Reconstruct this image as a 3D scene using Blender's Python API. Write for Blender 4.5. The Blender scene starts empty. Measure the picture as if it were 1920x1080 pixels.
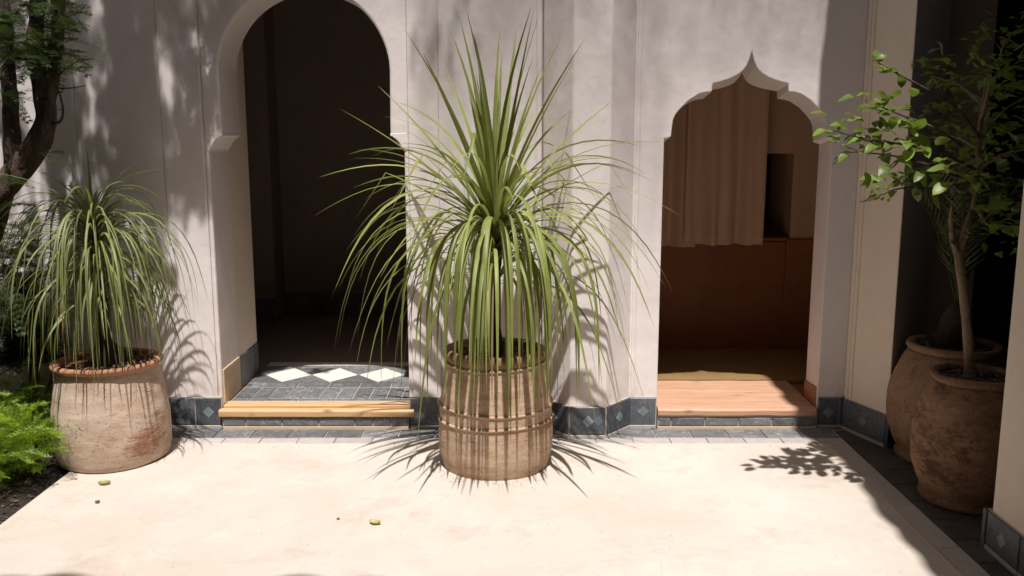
import bpy, bmesh, math, random
from mathutils import Vector, Matrix, noise
R = math.radians
random.seed(7)
S = bpy.context.scene
COL = S.collection

# ------------------------------------------------------------------ camera, sky, sun, exposure
CAM_H, FPX, PITCH = 1.65, 1700.0, R(9.66)
cd = bpy.data.cameras.new('camera'); cam = bpy.data.objects.new('camera', cd); COL.objects.link(cam)
cam.location = (0, 0, CAM_H); cam.rotation_euler = (R(90) - PITCH, 0, 0)
cd.sensor_width = 36.0; cd.lens = 36.0 * FPX / 1920.0; cd.clip_start = .05; cd.clip_end = 500
S.camera = cam
SUN = Vector((-.02, .37, -.93)).normalized()
W = bpy.data.worlds.new('World'); S.world = W; W.use_nodes = True
nt = W.node_tree; bg = nt.nodes['Background']
sky = nt.nodes.new('ShaderNodeTexSky'); sky.sky_type = 'NISHITA'; sky.sun_disc = False
sky.sun_elevation = math.asin(-SUN.z); sky.sun_rotation = math.pi; sky.dust_density = 4.0; sky.air_density = .7; sky.ozone_density = .4
nt.links.new(sky.outputs[0], bg.inputs[0]); bg.inputs[1].default_value = 0.05
ld = bpy.data.lights.new('sun', 'SUN'); ld.energy = 5.0; ld.angle = R(0.7); ld.color = (1.0, .96, .92)
lo = bpy.data.objects.new('sun', ld); COL.objects.link(lo); lo.location = (0, -3, 9)
lo.rotation_euler = SUN.to_track_quat('-Z', 'Y').to_euler()
vs = S.view_settings; vs.view_transform = 'Standard'; vs.look = 'None'; vs.gamma = 1; vs.use_curve_mapping = False
vs.exposure = 0.25
S.cycles.max_bounces = 8; S.cycles.diffuse_bounces = 5

# ------------------------------------------------------------------ helpers
def ray(u, v):
    y = -(v - 540) / FPX; x = (u - 960) / FPX; c, s = math.cos(PITCH), math.sin(PITCH)
    return Vector((x, c + y * s, -s + y * c))
def P(u, v, Y):                      # point of the plane y = Y seen at photo pixel (u, v)
    d = ray(u, v); return Vector((0, 0, CAM_H)) + d * (Y / d.y)
def G(u, v, z=0):                    # point of the level z seen at photo pixel (u, v)
    d = ray(u, v); return Vector((0, 0, CAM_H)) + d * ((z - CAM_H) / d.z)
def N(x, y, z, s=1.0): return noise.noise(Vector((x * s, y * s, z * s)))

def root(name, label, cat, loc=(0, 0, 0), group=None):
    o = bpy.data.objects.new(name, None); COL.objects.link(o); o.location = loc; o.empty_display_size = .1
    o['label'] = label; o['category'] = cat
    if group: o['group'] = group
    return o
def base_of(o):
    v = Vector((0, 0, 0))
    while o is not None: v = v + o.location; o = o.parent
    return v
def link(name, me, parent=None, loc=(0, 0, 0), kind=None, rot=None):
    o = bpy.data.objects.new(name, me); COL.objects.link(o); o.location = loc
    if rot is not None: o.rotation_euler = rot
    if parent: o.parent = parent
    if kind: o['kind'] = kind
    return o
def part(name, bm, mat, parent=None, kind=None, smooth=False, bevel=0, world=True):
    """bm is in world coordinates"""
    if bevel: pass
    bmesh.ops.recalc_face_normals(bm, faces=bm.faces)
    if world and parent: bmesh.ops.translate(bm, verts=bm.verts, vec=-base_of(parent))
    me = bpy.data.meshes.new(name); bm.to_mesh(me); bm.free()
    if smooth: me.polygons.foreach_set('use_smooth', [True] * len(me.polygons))
    me.materials.append(mat)
    o = link(name, me, parent, kind=kind)
    if bevel:
        m = o.modifiers.new('bevel', 'BEVEL'); m.width = bevel; m.segments = 2; m.limit_method = 'ANGLE'; m.angle_limit = R(35)
    return o
def tag(o, label, cat, group=None):
    o['label'] = label; o['category'] = cat
    if group: o['group'] = group
    return o
def box(bm, x0, x1, y0, y1, z0, z1):
    vs_ = [bm.verts.new(p) for p in ((x0,y0,z0),(x1,y0,z0),(x1,y1,z0),(x0,y1,z0),(x0,y0,z1),(x1,y0,z1),(x1,y1,z1),(x0,y1,z1))]
    for f in ((0,3,2,1),(4,5,6,7),(0,1,5,4),(1,2,6,5),(2,3,7,6),(3,0,4,7)): bm.faces.new([vs_[i] for i in f])
def B(*a):
    bm = bmesh.new(); box(bm, *a); return bm
def loft(rings, closed=True, caps=True, bm=None):
    bm = bm or bmesh.new()
    rv = [[bm.verts.new(p) for p in r] for r in rings]
    n = len(rings[0])
    for a, b in zip(rv, rv[1:]):
        for i in range(n if closed else n - 1):
            bm.faces.new((a[i], a[(i + 1) % n], b[(i + 1) % n], b[i]))
    if caps and closed: bm.faces.new(rv[0]); bm.faces.new(list(reversed(rv[-1])))
    return bm
def wall_xz(poly, y0, y1, poly_back=None):
    pb = poly_back or poly
    return loft([[(x, y0, z) for x, z in poly], [(x, y1, z) for x, z in pb]])
def prism(poly, z0, z1):
    return loft([[(x, y, z0) for x, y in poly], [(x, y, z1) for x, y in poly]])
def grid_bumps(bm, amp, s):
    for v in bm.verts: v.co += Vector((N(*v.co, s), N(v.co.y, v.co.z, v.co.x, s), N(v.co.z, v.co.x, v.co.y, s))) * amp
def tube(pts, rad, n=8, bm=None, wob=0.0, caps=True):
    bm = bm or bmesh.new(); rings = []
    pts = [Vector(p) for p in pts]
    ref = Vector((.3, .9, .2))
    for i, p in enumerate(pts):
        t = (pts[min(i + 1, len(pts) - 1)] - pts[max(i - 1, 0)]).normalized()
        a = t.cross(ref).normalized(); b = t.cross(a)
        r = rad[i] if isinstance(rad, (list, tuple)) else rad
        ring = []
        for k in range(n):
            an = 2 * math.pi * k / n
            rr = r * (1 + wob * N(p.x * 9 + math.cos(an) * 2, p.y * 9 + math.sin(an) * 2, p.z * 9))
            ring.append(p + (a * math.cos(an) + b * math.sin(an)) * rr)
        rings.append(ring)
    return loft(rings, True, caps, bm)
def smooth_path(pts, n):
    """Catmull-Rom through (point, radius) pairs"""
    out, rad = [], []
    P_ = [pts[0]] + list(pts) + [pts[-1]]
    for i in range(1, len(P_) - 2):
        for k in range(n):
            t = k / n; q = []
            for c in range(4):
                g = lambda e: (list(e[0]) + [e[1]])[c]
                p0, p1, p2, p3 = (g(P_[i + j]) for j in (-1, 0, 1, 2))
                q.append(.5 * (2*p1 + (p2-p0)*t + (2*p0-5*p1+4*p2-p3)*t*t + (3*p1-p0-3*p2+p3)*t**3))
            out.append(Vector(q[:3])); rad.append(max(q[3], .001))
    out.append(Vector(pts[-1][0])); rad.append(pts[-1][1])
    return out, rad
def lathe(prof, cx, cy, z0=0, n=56, amp=0.0, seed=0, groove=0.0):
    rings = []
    for r, z in prof:
        ring = []
        for k in range(n):
            a = 2 * math.pi * k / n
            w = 1 + amp * N(math.cos(a) * 1.3 + seed, math.sin(a) * 1.3, z * 4) + amp * .35 * N(math.cos(a) * 6 + seed, math.sin(a) * 6, z * 16)
            rr = r * w + groove * N(seed * 3.1, 0.5, z * 55)
            ring.append((cx + rr * math.cos(a), cy + rr * math.sin(a), z0 + z + (amp * .25 * N(math.cos(a), math.sin(a), seed + 3))))
        rings.append(ring)
    return loft(rings, True, True)
def dense(prof, step=.02):
    out = []
    for (r0, z0), (r1, z1) in zip(prof, prof[1:]):
        n = max(1, int(math.hypot(r1 - r0, z1 - z0) / step))
        for k in range(n): out.append((r0 + (r1 - r0) * k / n, z0 + (z1 - z0) * k / n))
    out.append(prof[-1]); return out

# ------------------------------------------------------------------ materials
def new_mat(name):
    m = bpy.data.materials.new(name); m.use_nodes = True
    return m, m.node_tree, m.node_tree.nodes['Principled BSDF']
def nd(t, typ, **kw):
    n = t.nodes.new(typ)
    for k, v in kw.items():
        if k in n.inputs: n.inputs[k].default_value = v
        else: setattr(n, k, v)
    return n
def ramp(t, src, stops):
    r = t.nodes.new('ShaderNodeValToRGB'); e = r.color_ramp.elements
    while len(e) < len(stops): e.new(.5)
    for el, (p, c) in zip(e, stops): el.position = p; el.color = (*c, 1) if len(c) == 3 else c
    t.links.new(src, r.inputs[0]); return r.outputs[0]
def mixc(t, f, a, b, mode='MIX'):
    m = t.nodes.new('ShaderNodeMix'); m.data_type = 'RGBA'; m.blend_type = mode
    for sock, v in ((m.inputs[0], f), (m.inputs[6], a), (m.inputs[7], b)):
        if hasattr(v, 'is_output'): t.links.new(v, sock)
        elif isinstance(v, (int, float)): sock.default_value = v
        else: sock.default_value = (*v, 1)
    return m.outputs[2]
def coords(t, scale=(1, 1, 1), kind='Object', rot=(0, 0, 0)):
    tc = t.nodes.new('ShaderNodeTexCoord'); mp = t.nodes.new('ShaderNodeMapping')
    mp.inputs['Scale'].default_value = scale; mp.inputs['Rotation'].default_value = rot
    t.links.new(tc.outputs[kind], mp.inputs[0]); return mp.outputs[0]
def noi(t, vec, scale, detail=5, rough=.6, dist=0.0):
    n = nd(t, 'ShaderNodeTexNoise', Scale=scale, Detail=detail, Roughness=rough, Distortion=dist)
    t.links.new(vec, n.inputs['Vector']); return n.outputs['Fac']
def bump(t, b, h, strength=.3, dist=.01, prev=None):
    n = nd(t, 'ShaderNodeBump', Strength=strength, Distance=dist); t.links.new(h, n.inputs['Height'])
    if prev is not None: t.links.new(prev, n.inputs['Normal'])
    t.links.new(n.outputs[0], b.inputs['Normal']); return n.outputs[0]
def objrand(t):
    return t.nodes.new('ShaderNodeObjectInfo').outputs['Random']
def rnd_value(t, col, lo_, hi_):
    mr = nd(t, 'ShaderNodeMapRange'); mr.inputs[3].default_value = lo_; mr.inputs[4].default_value = hi_
    t.links.new(objrand(t), mr.inputs[0])
    hs = nd(t, 'ShaderNodeHueSaturation'); t.links.new(mr.outputs[0], hs.inputs['Value']); t.links.new(col, hs.inputs['Color'])
    return hs.outputs[0]

def plaster(name, c1, c2, c3, rough=.75, strength=.24):
    m, t, b = new_mat(name); v = coords(t)
    big = noi(t, v, .9, 4, .55); mid = noi(t, v, 5, 6, .65); streak = noi(t, coords(t, (7, 7, .5)), 1.6, 5, .6)
    c = mixc(t, ramp(t, big, [(.35, (0,0,0)), (.7, (1,1,1))]), c1, c2)
    c = mixc(t, ramp(t, mid, [(.48, (0,0,0)), (.8, (.55,.55,.55))]), c, c3)
    c = mixc(t, ramp(t, streak, [(.55, (0,0,0)), (.85, (.3,.3,.3))]), c, c3)
    if name == 'white_lime_plaster':                                  # splash dirt along the foot of the wall
        sx = nd(t, 'ShaderNodeSeparateXYZ'); t.links.new(v, sx.inputs[0]); mr = nd(t, 'ShaderNodeMapRange'); t.links.new(sx.outputs[2], mr.inputs[0])
        mr.inputs[1].default_value = .16; mr.inputs[2].default_value = .42; mr.inputs[3].default_value = .9; mr.inputs[4].default_value = 0
        mm = nd(t, 'ShaderNodeMath', operation='MULTIPLY'); t.links.new(mr.outputs[0], mm.inputs[0]); t.links.new(ramp(t, noi(t, coords(t, (5, 5, 3)), 1.4, 6, .7), [(.42, (0,0,0)), (.7, (.8,.8,.8))]), mm.inputs[1])
        c = mixc(t, mm.outputs[0], c, (.46,.36,.28))
    t.links.new(c, b.inputs['Base Color']); b.inputs['Roughness'].default_value = rough
    p = bump(t, b, noi(t, v, 3.2, 3, .5), strength * 1.6, .03); p = bump(t, b, noi(t, v, 22, 5, .6), strength, .006, p)
    bump(t, b, noi(t, v, 140, 3, .6), strength * .8, .0015, p)
    return m
M = {}
M['wall'] = plaster('white_lime_plaster', (.79,.72,.705), (.745,.67,.655), (.67,.595,.565))
M['pier'] = plaster('bounce_tinted_plaster', (.80,.685,.575), (.76,.64,.53), (.67,.555,.45))  # white plaster with the warm floor bounce put into its colour
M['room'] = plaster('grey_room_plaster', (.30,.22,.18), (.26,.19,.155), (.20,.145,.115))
M['niche'] = plaster('cream_room_plaster', (.66,.49,.37), (.61,.45,.34), (.54,.39,.29))
M['gallery'] = plaster('shade_toned_plaster', (.07,.06,.055), (.06,.05,.045), (.04,.035,.03))  # the passage's deep shade is put into this plaster colour
M['umber'] = plaster('dark_umber_plaster', (.075,.05,.035), (.065,.043,.03), (.05,.035,.025))  # dark tone given to unseen surfaces to cut bounced light
M['dado'] = plaster('terracotta_tadelakt', (.36,.15,.07), (.31,.12,.055), (.23,.085,.038), .5)
M['tan'] = plaster('tan_jamb_plaster', (.60,.47,.33), (.54,.42,.29), (.44,.33,.23))

def floor_mat():
    m, t, b = new_mat('polished_cream_plaster_floor'); v = coords(t)
    big = noi(t, v, .75, 6, .62, .2); mid = noi(t, v, 2.6, 8, .72, .15); fine = noi(t, v, 22, 6, .7); grit = noi(t, v, 160, 3, .6)
    c = mixc(t, ramp(t, big, [(.40, (0,0,0)), (.60, (1,1,1))]), (.57,.525,.48), (.515,.45,.39))
    c = mixc(t, ramp(t, mid, [(.53, (0,0,0)), (.70, (.6,.6,.6))]), c, (.43,.33,.265))
    c = mixc(t, ramp(t, noi(t, v, 4.3, 8, .74, .2), [(.54, (0,0,0)), (.70, (.6,.6,.6))]), c, (.60,.56,.51))
    c = mixc(t, ramp(t, fine, [(.52, (0,0,0)), (.82, (.4,.4,.4))]), c, (.43,.35,.28))
    vo = nd(t, 'ShaderNodeTexVoronoi', feature='DISTANCE_TO_EDGE', Scale=5.5)
    dv = mixc(t, .12, v, nd(t, 'ShaderNodeTexNoise', Scale=6).outputs['Color']); t.links.new(dv, vo.inputs['Vector'])
    crack = ramp(t, vo.outputs['Distance'], [(0.0, (1,1,1)), (.010, (0,0,0))])
    cm = nd(t, 'ShaderNodeMath', operation='MULTIPLY'); t.links.new(crack, cm.inputs[0]); t.links.new(ramp(t, noi(t, v, 1.7, 3), [(.45, (0,0,0)), (.70, (.5,.5,.5))]), cm.inputs[1])
    c = mixc(t, cm.outputs[0], c, (.40,.30,.22))
    dots = ramp(t, noi(t, v, 55, 2, .5), [(.73, (0,0,0)), (.77, (.6,.6,.6))]); c = mixc(t, dots, c, (.38,.29,.21))
    t.links.new(c, b.inputs['Base Color'])
    t.links.new(ramp(t, mid, [(.3, (.62,)*3), (.7, (.8,)*3)]), b.inputs['Roughness'])
    b.inputs['Specular IOR Level'].default_value = .25
    p = bump(t, b, noi(t, v, 4, 4), .15, .02); p = bump(t, b, fine, .12, .004, p); bump(t, b, grit, .12, .001, p)
    return m
M['floor'] = floor_mat()

def tile_mat(name, c1, c2, c3, rough=.45, lo_=.75, hi_=1.25, edge=(.42,.38,.34)):
    m, t, b = new_mat(name); v = coords(t)
    oi = t.nodes.new('ShaderNodeObjectInfo'); add = nd(t, 'ShaderNodeVectorMath', operation='ADD')
    sc = nd(t, 'ShaderNodeVectorMath', operation='SCALE'); sc.inputs['Scale'].default_value = 1.0
    cmb = nd(t, 'ShaderNodeCombineXYZ'); mu = nd(t, 'ShaderNodeMath', operation='MULTIPLY'); mu.inputs[1].default_value = 37.0
    t.links.new(oi.outputs['Random'], mu.inputs[0]); t.links.new(mu.outputs[0], cmb.inputs[0]); t.links.new(mu.outputs[0], cmb.inputs[2])
    t.links.new(v, add.inputs[0]); t.links.new(cmb.outputs[0], add.inputs[1]); v = add.outputs[0]
    a = noi(t, v, 14, 6, .65, .5); d = noi(t, v, 38, 5, .7, .8)
    c = mixc(t, ramp(t, a, [(.35, (0,0,0)), (.68, (1,1,1))]), c1, c2)
    c = mixc(t, ramp(t, d, [(.50, (0,0,0)), (.72, (.8,.8,.8))]), c, c3)
    c = mixc(t, ramp(t, noi(t, v, 17, 9, .78, 1.2), [(.53, (0,0,0)), (.66, (.75,.75,.75))]), c, edge)
    t.links.new(rnd_value(t, c, lo_, hi_), b.inputs['Base Color'])
    t.links.new(ramp(t, d, [(.3, (rough - .12,) * 3), (.75, (rough + .25,) * 3)]), b.inputs['Roughness'])
    p = bump(t, b, a, .2, .006); bump(t, b, d, .25, .002, p)
    return m
M['slate'] = tile_mat('charcoal_glazed_tile', (.10,.103,.112), (.165,.166,.172), (.27,.262,.25))
M['skirt'] = tile_mat('blue_grey_glazed_tile', (.058,.066,.082), (.10,.112,.132), (.155,.165,.18), .38, .75, 1.2, (.2,.2,.2))
M['dark'] = tile_mat('dark_slate_paving', (.05,.045,.043), (.075,.066,.06), (.10,.088,.08), .5, .7, 1.2, (.16,.13,.11))
M['pale'] = tile_mat('pale_grey_border_slab', (.40,.365,.335), (.46,.42,.385), (.36,.32,.29), .6, .9, 1.08, (.5,.46,.42))
M['inlay'] = tile_mat('pale_blue_inlay', (.19,.25,.275), (.24,.305,.33), (.14,.18,.20), .4, .75, 1.15, (.4,.45,.46))
M['inlay2'] = tile_mat('mid_blue_inlay', (.075,.10,.145), (.095,.125,.17), (.12,.14,.18), .4, .8, 1.15, (.2,.2,.22))
M['marble'] = tile_mat('white_marble', (.70,.66,.60), (.74,.70,.64), (.62,.57,.50), .4, .95, 1.04, (.7,.65,.58))
M['grout'] = plaster('pale_grout', (.50,.45,.40), (.44,.39,.34), (.34,.30,.26), .9)

def wood(name, c1, c2, c3, axis=0):
    m, t, b = new_mat(name); sc = [22, 22, 22]; sc[axis] = 1.0
    v = coords(t, tuple(sc)); g = noi(t, v, 1.6, 7, .65, .8); g2 = noi(t, v, 6, 4, .6)
    kn = nd(t, 'ShaderNodeTexVoronoi', Scale=4.3); t.links.new(coords(t, (1, 2.2, 2.2)), kn.inputs['Vector'])
    c = mixc(t, ramp(t, g, [(.33, (0,0,0)), (.68, (1,1,1))]), c1, c2)
    c = mixc(t, ramp(t, g2, [(.5, (0,0,0)), (.75, (.6,.6,.6))]), c, c3)
    c = mixc(t, ramp(t, kn.outputs['Distance'], [(.05, (.8,.8,.8)), (.17, (0,0,0))]), c, tuple(x * .35 for x in c3))
    t.links.new(c, b.inputs['Base Color']); b.inputs['Roughness'].default_value = .55
    bump(t, b, g, .3, .004); return m
M['pine'] = wood('oiled_pine_beam', (.62,.41,.22), (.55,.33,.155), (.42,.23,.10))
M['sill'] = wood('worn_rose_wood_sill', (.60,.37,.24), (.44,.235,.14), (.66,.47,.34))
M['black_wood'] = wood('black_window_shutter', (.01,.009,.008), (.014,.012,.01), (.008,.007,.006), 2)

def pot_mat(name, pale, mid, dark, seed, patch=.5, stz=4.2):
    m, t, b = new_mat(name)
    v0 = coords(t); off = nd(t, 'ShaderNodeVectorMath', operation='ADD'); off.inputs[1].default_value = (seed, seed * .7, seed * .3); t.links.new(v0, off.inputs[0]); v = off.outputs[0]
    st = nd(t, 'ShaderNodeVectorMath', operation='MULTIPLY'); st.inputs[1].default_value = (1, 1, stz); t.links.new(v, st.inputs[0]); vs2 = st.outputs[0]
    a = noi(t, vs2, 3.6, 10, .76, .2); bb = noi(t, vs2, 8, 12, .82, .15); ad = nd(t, 'ShaderNodeMath', operation='MULTIPLY_ADD'); ad.inputs[1].default_value = .55; t.links.new(noi(t, v, 2.1, 3, .5), ad.inputs[0]); t.links.new(bb, ad.inputs[2]); sb = nd(t, 'ShaderNodeMath', operation='SUBTRACT'); sb.inputs[1].default_value = .275; t.links.new(ad.outputs[0], sb.inputs[0]); bb = sb.outputs[0]
    f = noi(t, v, 70, 4, .7); bl = noi(t, v, 2.4, 4, .6)
    c = mixc(t, ramp(t, a, [(.36, (0,0,0)), (.62, (1,1,1))]), mid, pale)
    c = mixc(t, ramp(t, bb, [(patch, (0,0,0)), (patch + .10, (.9,.9,.9))]), c, dark)
    c = mixc(t, ramp(t, bl, [(.55, (0,0,0)), (.75, (.5,.5,.5))]), c, tuple(x * .7 for x in mid))
    c = mixc(t, ramp(t, noi(t, vs2, 26, 6, .75), [(.55, (0,0,0)), (.68, (.6,.6,.6))]), c, tuple(min(1, x * 1.25) for x in pale))
    c = mixc(t, ramp(t, f, [(.58, (0,0,0)), (.66, (.75,.75,.75))]), c, dark)
    t.links.new(c, b.inputs['Base Color']); b.inputs['Roughness'].default_value = .88
    p = bump(t, b, bb, .45, .008); p = bump(t, b, noi(t, vs2, 40, 4, .6), .3, .003, p); bump(t, b, f, .4, .002, p)
    return m
M['pot1'] = pot_mat('weathered_terracotta_striped', (.54,.40,.285), (.35,.215,.13), (.18,.085,.045), 1.3, .55)
M['pot1rim'] = pot_mat('brown_fired_rim', (.26,.16,.09), (.20,.115,.06), (.10,.06,.035), 4.0, .55)
M['pot2'] = pot_mat('lime_washed_terracotta', (.57,.45,.36), (.41,.28,.195), (.27,.10,.05), 7.7, .535, 3.4)
M['pot2rim'] = pot_mat('bare_red_terracotta', (.42,.21,.12), (.34,.155,.085), (.22,.10,.06), 2.0, .6)
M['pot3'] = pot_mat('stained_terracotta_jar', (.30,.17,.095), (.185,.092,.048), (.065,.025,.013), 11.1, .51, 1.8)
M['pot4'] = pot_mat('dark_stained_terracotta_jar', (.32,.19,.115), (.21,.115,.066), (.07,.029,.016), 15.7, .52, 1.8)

def soil_mat():
    m, t, b = new_mat('dark_potting_soil'); v = coords(t); a = noi(t, v, 40, 6, .7)
    t.links.new(ramp(t, a, [(.35, (.012,.009,.007)), (.55, (.035,.025,.018)), (.75, (.09,.065,.045))]), b.inputs['Base Color'])
    b.inputs['Roughness'].default_value = .95; bump(t, b, a, .8, .02); return m
M['soil'] = soil_mat()
M['chip'] = plaster('bark_chips', (.15,.095,.06), (.10,.065,.04), (.06,.04,.025), .9)

def leaf_mat(name, c1, c2, trans, rough=.38, vary=(.75, 1.3), tip=None):
    m, t, b = new_mat(name)
    v = coords(t); a = noi(t, v, 6, 4, .6)
    c = mixc(t, ramp(t, a, [(.35, (0,0,0)), (.7, (1,1,1))]), c1, c2)
    c = rnd_value(t, c, *vary)
    t.links.new(c, b.inputs['Base Color']); b.inputs['Roughness'].default_value = rough
    tr = nd(t, 'ShaderNodeBsdfTranslucent'); tc = mixc(t, .5, c, trans); t.links.new(tc, tr.inputs['Color'])
    mx = nd(t, 'ShaderNodeMixShader'); mx.inputs[0].default_value = .3
    t.links.new(b.outputs[0], mx.inputs[1]); t.links.new(tr.outputs[0], mx.inputs[2])
    t.links.new(mx.outputs[0], t.nodes['Material Output'].inputs['Surface']); return m
M['blade'] = leaf_mat('sword_leaf_green', (.19,.22,.05), (.29,.32,.105), (.36,.40,.08), .52)
M['dry'] = leaf_mat('dry_leaf_straw', (.34,.24,.12), (.28,.18,.08), (.3,.2,.08), .6)
M['grass'] = leaf_mat('ponytail_leaf_green', (.15,.18,.052), (.24,.27,.10), (.28,.33,.08), .52)
M['citrus'] = leaf_mat('glossy_oval_leaf', (.105,.165,.025), (.18,.25,.042), (.34,.46,.05), .45, (.6, 1.35))
M['palm'] = leaf_mat('palm_leaflet_green', (.045,.07,.015), (.06,.09,.02), (.08,.12,.02), .4)
M['fern'] = leaf_mat('fern_needle_green', (.16,.27,.013), (.24,.35,.026), (.38,.52,.03), .5)
M['feather'] = leaf_mat('feathery_tree_leaf', (.028,.05,.009), (.042,.07,.012), (.08,.11,.012), .5)
M['fallen'] = leaf_mat('fallen_yellow_leaf', (.42,.40,.14), (.36,.31,.12), (.4,.38,.12), .5)

def bark(name, c1, c2, sc=(9, 9, 1.6)):
    m, t, b = new_mat(name); v = coords(t, sc); a = noi(t, v, 3.2, 7, .7, .8)
    t.links.new(ramp(t, a, [(.32, c1), (.68, c2)]), b.inputs['Base Color']); b.inputs['Roughness'].default_value = .9
    bump(t, b, a, 1.0, .03); return m
M['bark'] = bark('furrowed_brown_bark', (.03,.018,.013), (.17,.115,.085))
M['bark2'] = bark('smooth_tan_bark', (.20,.135,.08), (.32,.235,.15), (4, 4, 3))
M['stem'] = bark('dark_palm_trunk', (.03,.022,.012), (.10,.07,.04), (4, 4, 30))

def cloth_mat():
    m, t, b = new_mat('cream_linen'); v = coords(t)
    c = ramp(t, noi(t, v, 2, 4), [(.3, (.70,.52,.385)), (.7, (.76,.57,.43))]); t.links.new(c, b.inputs['Base Color'])
    b.inputs['Roughness'].default_value = .9; bump(t, b, noi(t, coords(t, (240, 240, 240)), 1.0, 2), .2, .001); return m
M['curtain'] = cloth_mat()
def mat_mat():
    m, t, b = new_mat('coir_doormat'); v = coords(t); a = noi(t, v, 190, 4, .7)
    t.links.new(ramp(t, a, [(.3, (.16,.09,.035)), (.7, (.42,.26,.10))]), b.inputs['Base Color']); b.inputs['Roughness'].default_value = 1
    bump(t, b, a, .8, .01); return m
M['mat'] = mat_mat()

# ------------------------------------------------------------------ ground and paving
bm = bmesh.new(); box(bm, -40, 40, -40, 40, -.30, -.06)
part('ground', bm, M['soil'], kind='structure')
bm = bmesh.new()
nx, ny = 60, 60; X0, X1, Y0, Y1 = -2.19, 1.71, -2.5, 4.69
box(bm, X0, X1, Y0, Y1, -.058, 0)
floor = part('courtyard_floor', bm, M['floor'], kind='structure')
bm = bmesh.new(); box(bm, X0, 2.9, Y1 + .0005, 5.10, -.056, -.006); box(bm, X1 + .0005, 2.9, Y0, Y1, -.056, -.006)
paving = part('paving', bm, M['grout'], kind='structure')

TILE = {}
def tile_mesh(sx, sy, sz, mat, ch=.0025):
    """a chamfered slab, origin at the centre of its underside"""
    key = (round(sx, 3), round(sy, 3), round(sz, 3), mat.name)
    if key not in TILE:
        b_ = bmesh.new(); hx, hy = sx / 2, sy / 2; c = min(ch, sz * .45)
        def ring(ex, ey, z): return [(-hx + ex, -hy + ey, z), (hx - ex, -hy + ey, z), (hx - ex, hy - ey, z), (-hx + ex, hy - ey, z)]
        loft([ring(0, 0, 0), ring(0, 0, sz - c), ring(c, c, sz)], True, True, b_)
        bmesh.ops.recalc_face_normals(b_, faces=b_.faces)
        me = bpy.data.meshes.new('tile'); b_.to_mesh(me); b_.free(); me.materials.append(mat); TILE[key] = me
    return TILE[key]
def lay(name, parent, x, y, z, sx, sy, sz, mat, rot=0.0, jit=1.0):
    b0 = base_of(parent)
    o = link(name, tile_mesh(sx, sy, sz, mat), parent, Vector((x, y, z + random.uniform(-.0012, .0012) * jit)) - b0)
    o.rotation_euler = (random.gauss(0, .004) * jit, random.gauss(0, .004) * jit, rot + random.gauss(0, .004) * jit)
    return o
def stand(name, parent, p0, p1, s, z, w, h, thick, mat, rot=0.0, out=0.0):
    """a tile standing against the wall line p0 -> p1 (outside on the right-hand side), centred s along it, z at its middle"""
    a, c = Vector(p0), Vector(p1); d = (c - a).normalized(); n = Vector((d.y, -d.x))
    q = a + d * s + n * out
    mtx = Matrix(((d.x, 0, n.x), (d.y, 0, n.y), (0, 1, 0)))         # local x along the wall, local y up, local z out
    mtx = mtx @ Matrix.Rotation(rot + random.gauss(0, .006), 3, 'Z')
    o = link(name, tile_mesh(w, h, thick, mat), parent, Vector((q.x, q.y, z)) - base_of(parent))
    o.rotation_euler = mtx.to_euler()
    return o

# dark row and pale row along the wall, pale row and dark field on the right
x = -2.05; g = .007
while x < 1.80:
    w = .203; lay('paving_tile', paving, x + w / 2, 4.857, -.006, w - g, .160, .010, M['slate']); x += w
x = -1.98
while x < 1.78:
    w = min(.203, 1.81 - x); lay('border_slab', paving, x + w / 2, 4.732, -.006, w - .004, .080, .009, M['pale']); x += w
y = 4.69
while y > 1.2:
    lay('border_slab', paving, 1.76, y - .21, -.006, .096, .42 - .004, .009, M['pale']); y -= .42
y = 4.90
while y > 1.6:
    x = 1.815
    while x < 2.8:
        if not (x > 1.93 and y - .1 < 3.40):
            lay('paving_tile', paving, x + .1, y - .1, -.006, .193, .193, .010, M['dark'])
        x += .2
    y -= .2
bm = bmesh.new(); random.seed(3)
NS = 46
def soil_h(x, y): return -.045 + .035 * N(x, y, 0, 3) + .02 * N(x, y, 5, 11) + .05 * max(0, min(1, (-2.25 - x) / .5))
vv = [[bm.verts.new((-4.3 + 2.105 * i / NS, 1.0 + 3.93 * j / NS, soil_h(-4.3 + 2.105 * i / NS, 1.0 + 3.93 * j / NS))) for j in range(NS + 1)] for i in range(NS + 1)]
for i in range(NS):
    for j in range(NS): bm.faces.new((vv[i][j], vv[i+1][j], vv[i+1][j+1], vv[i][j+1]))
bed = part('planting_bed_soil', bm, M['soil'], kind='structure', smooth=True)

# ------------------------------------------------------------------ the front wall with its two openings
wall = root('courtyard_wall', 'white plaster courtyard wall with a round arch and an ogee doorway', 'wall', (0, 4.95, 0))
TOP = 4.6
def seg(poly, y0, y1, name='wall_panel', mat=None, back=None, bevel=.006):
    return part(name, wall_xz(poly, y0, y1, back), mat or M['wall'], wall, bevel=bevel)
def rect(x0, x1, z0=-.05, z1=TOP): return [(x0, z0), (x1, z0), (x1, z1), (x0, z1)]
seg(rect(-4.6, -2.345), 4.953, 5.29); seg(rect(-2.345, -1.885), 4.9505, 5.29); seg(rect(-1.885, -1.662), 4.948, 5.29)
AX, AZ, AR = -1.108, 1.97, .456
cap = [(0, 1.560), (0, 1.574), (.010, 1.577), (.015, 1.590), (.024, 1.606), (.040, 1.622), (.054, 1.629), (.056, 1.634), (.070, 1.637), (.070, 1.652)]
L = [(-1.662, -.05), (-1.636, -.05), (-1.636, 1.558)]
L += [(-1.636 + .074, 1.654)]
arc = []
for k in range(0, 49):
    a = math.pi - math.pi * k / 48
    arc.append((AX + AR * math.cos(a), AZ + AR * math.sin(a) * .985))
Rr = [(-.582 - .074, 1.654), (-.582, 1.558), (-.582, -.05), (-.558, -.05)]
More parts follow.
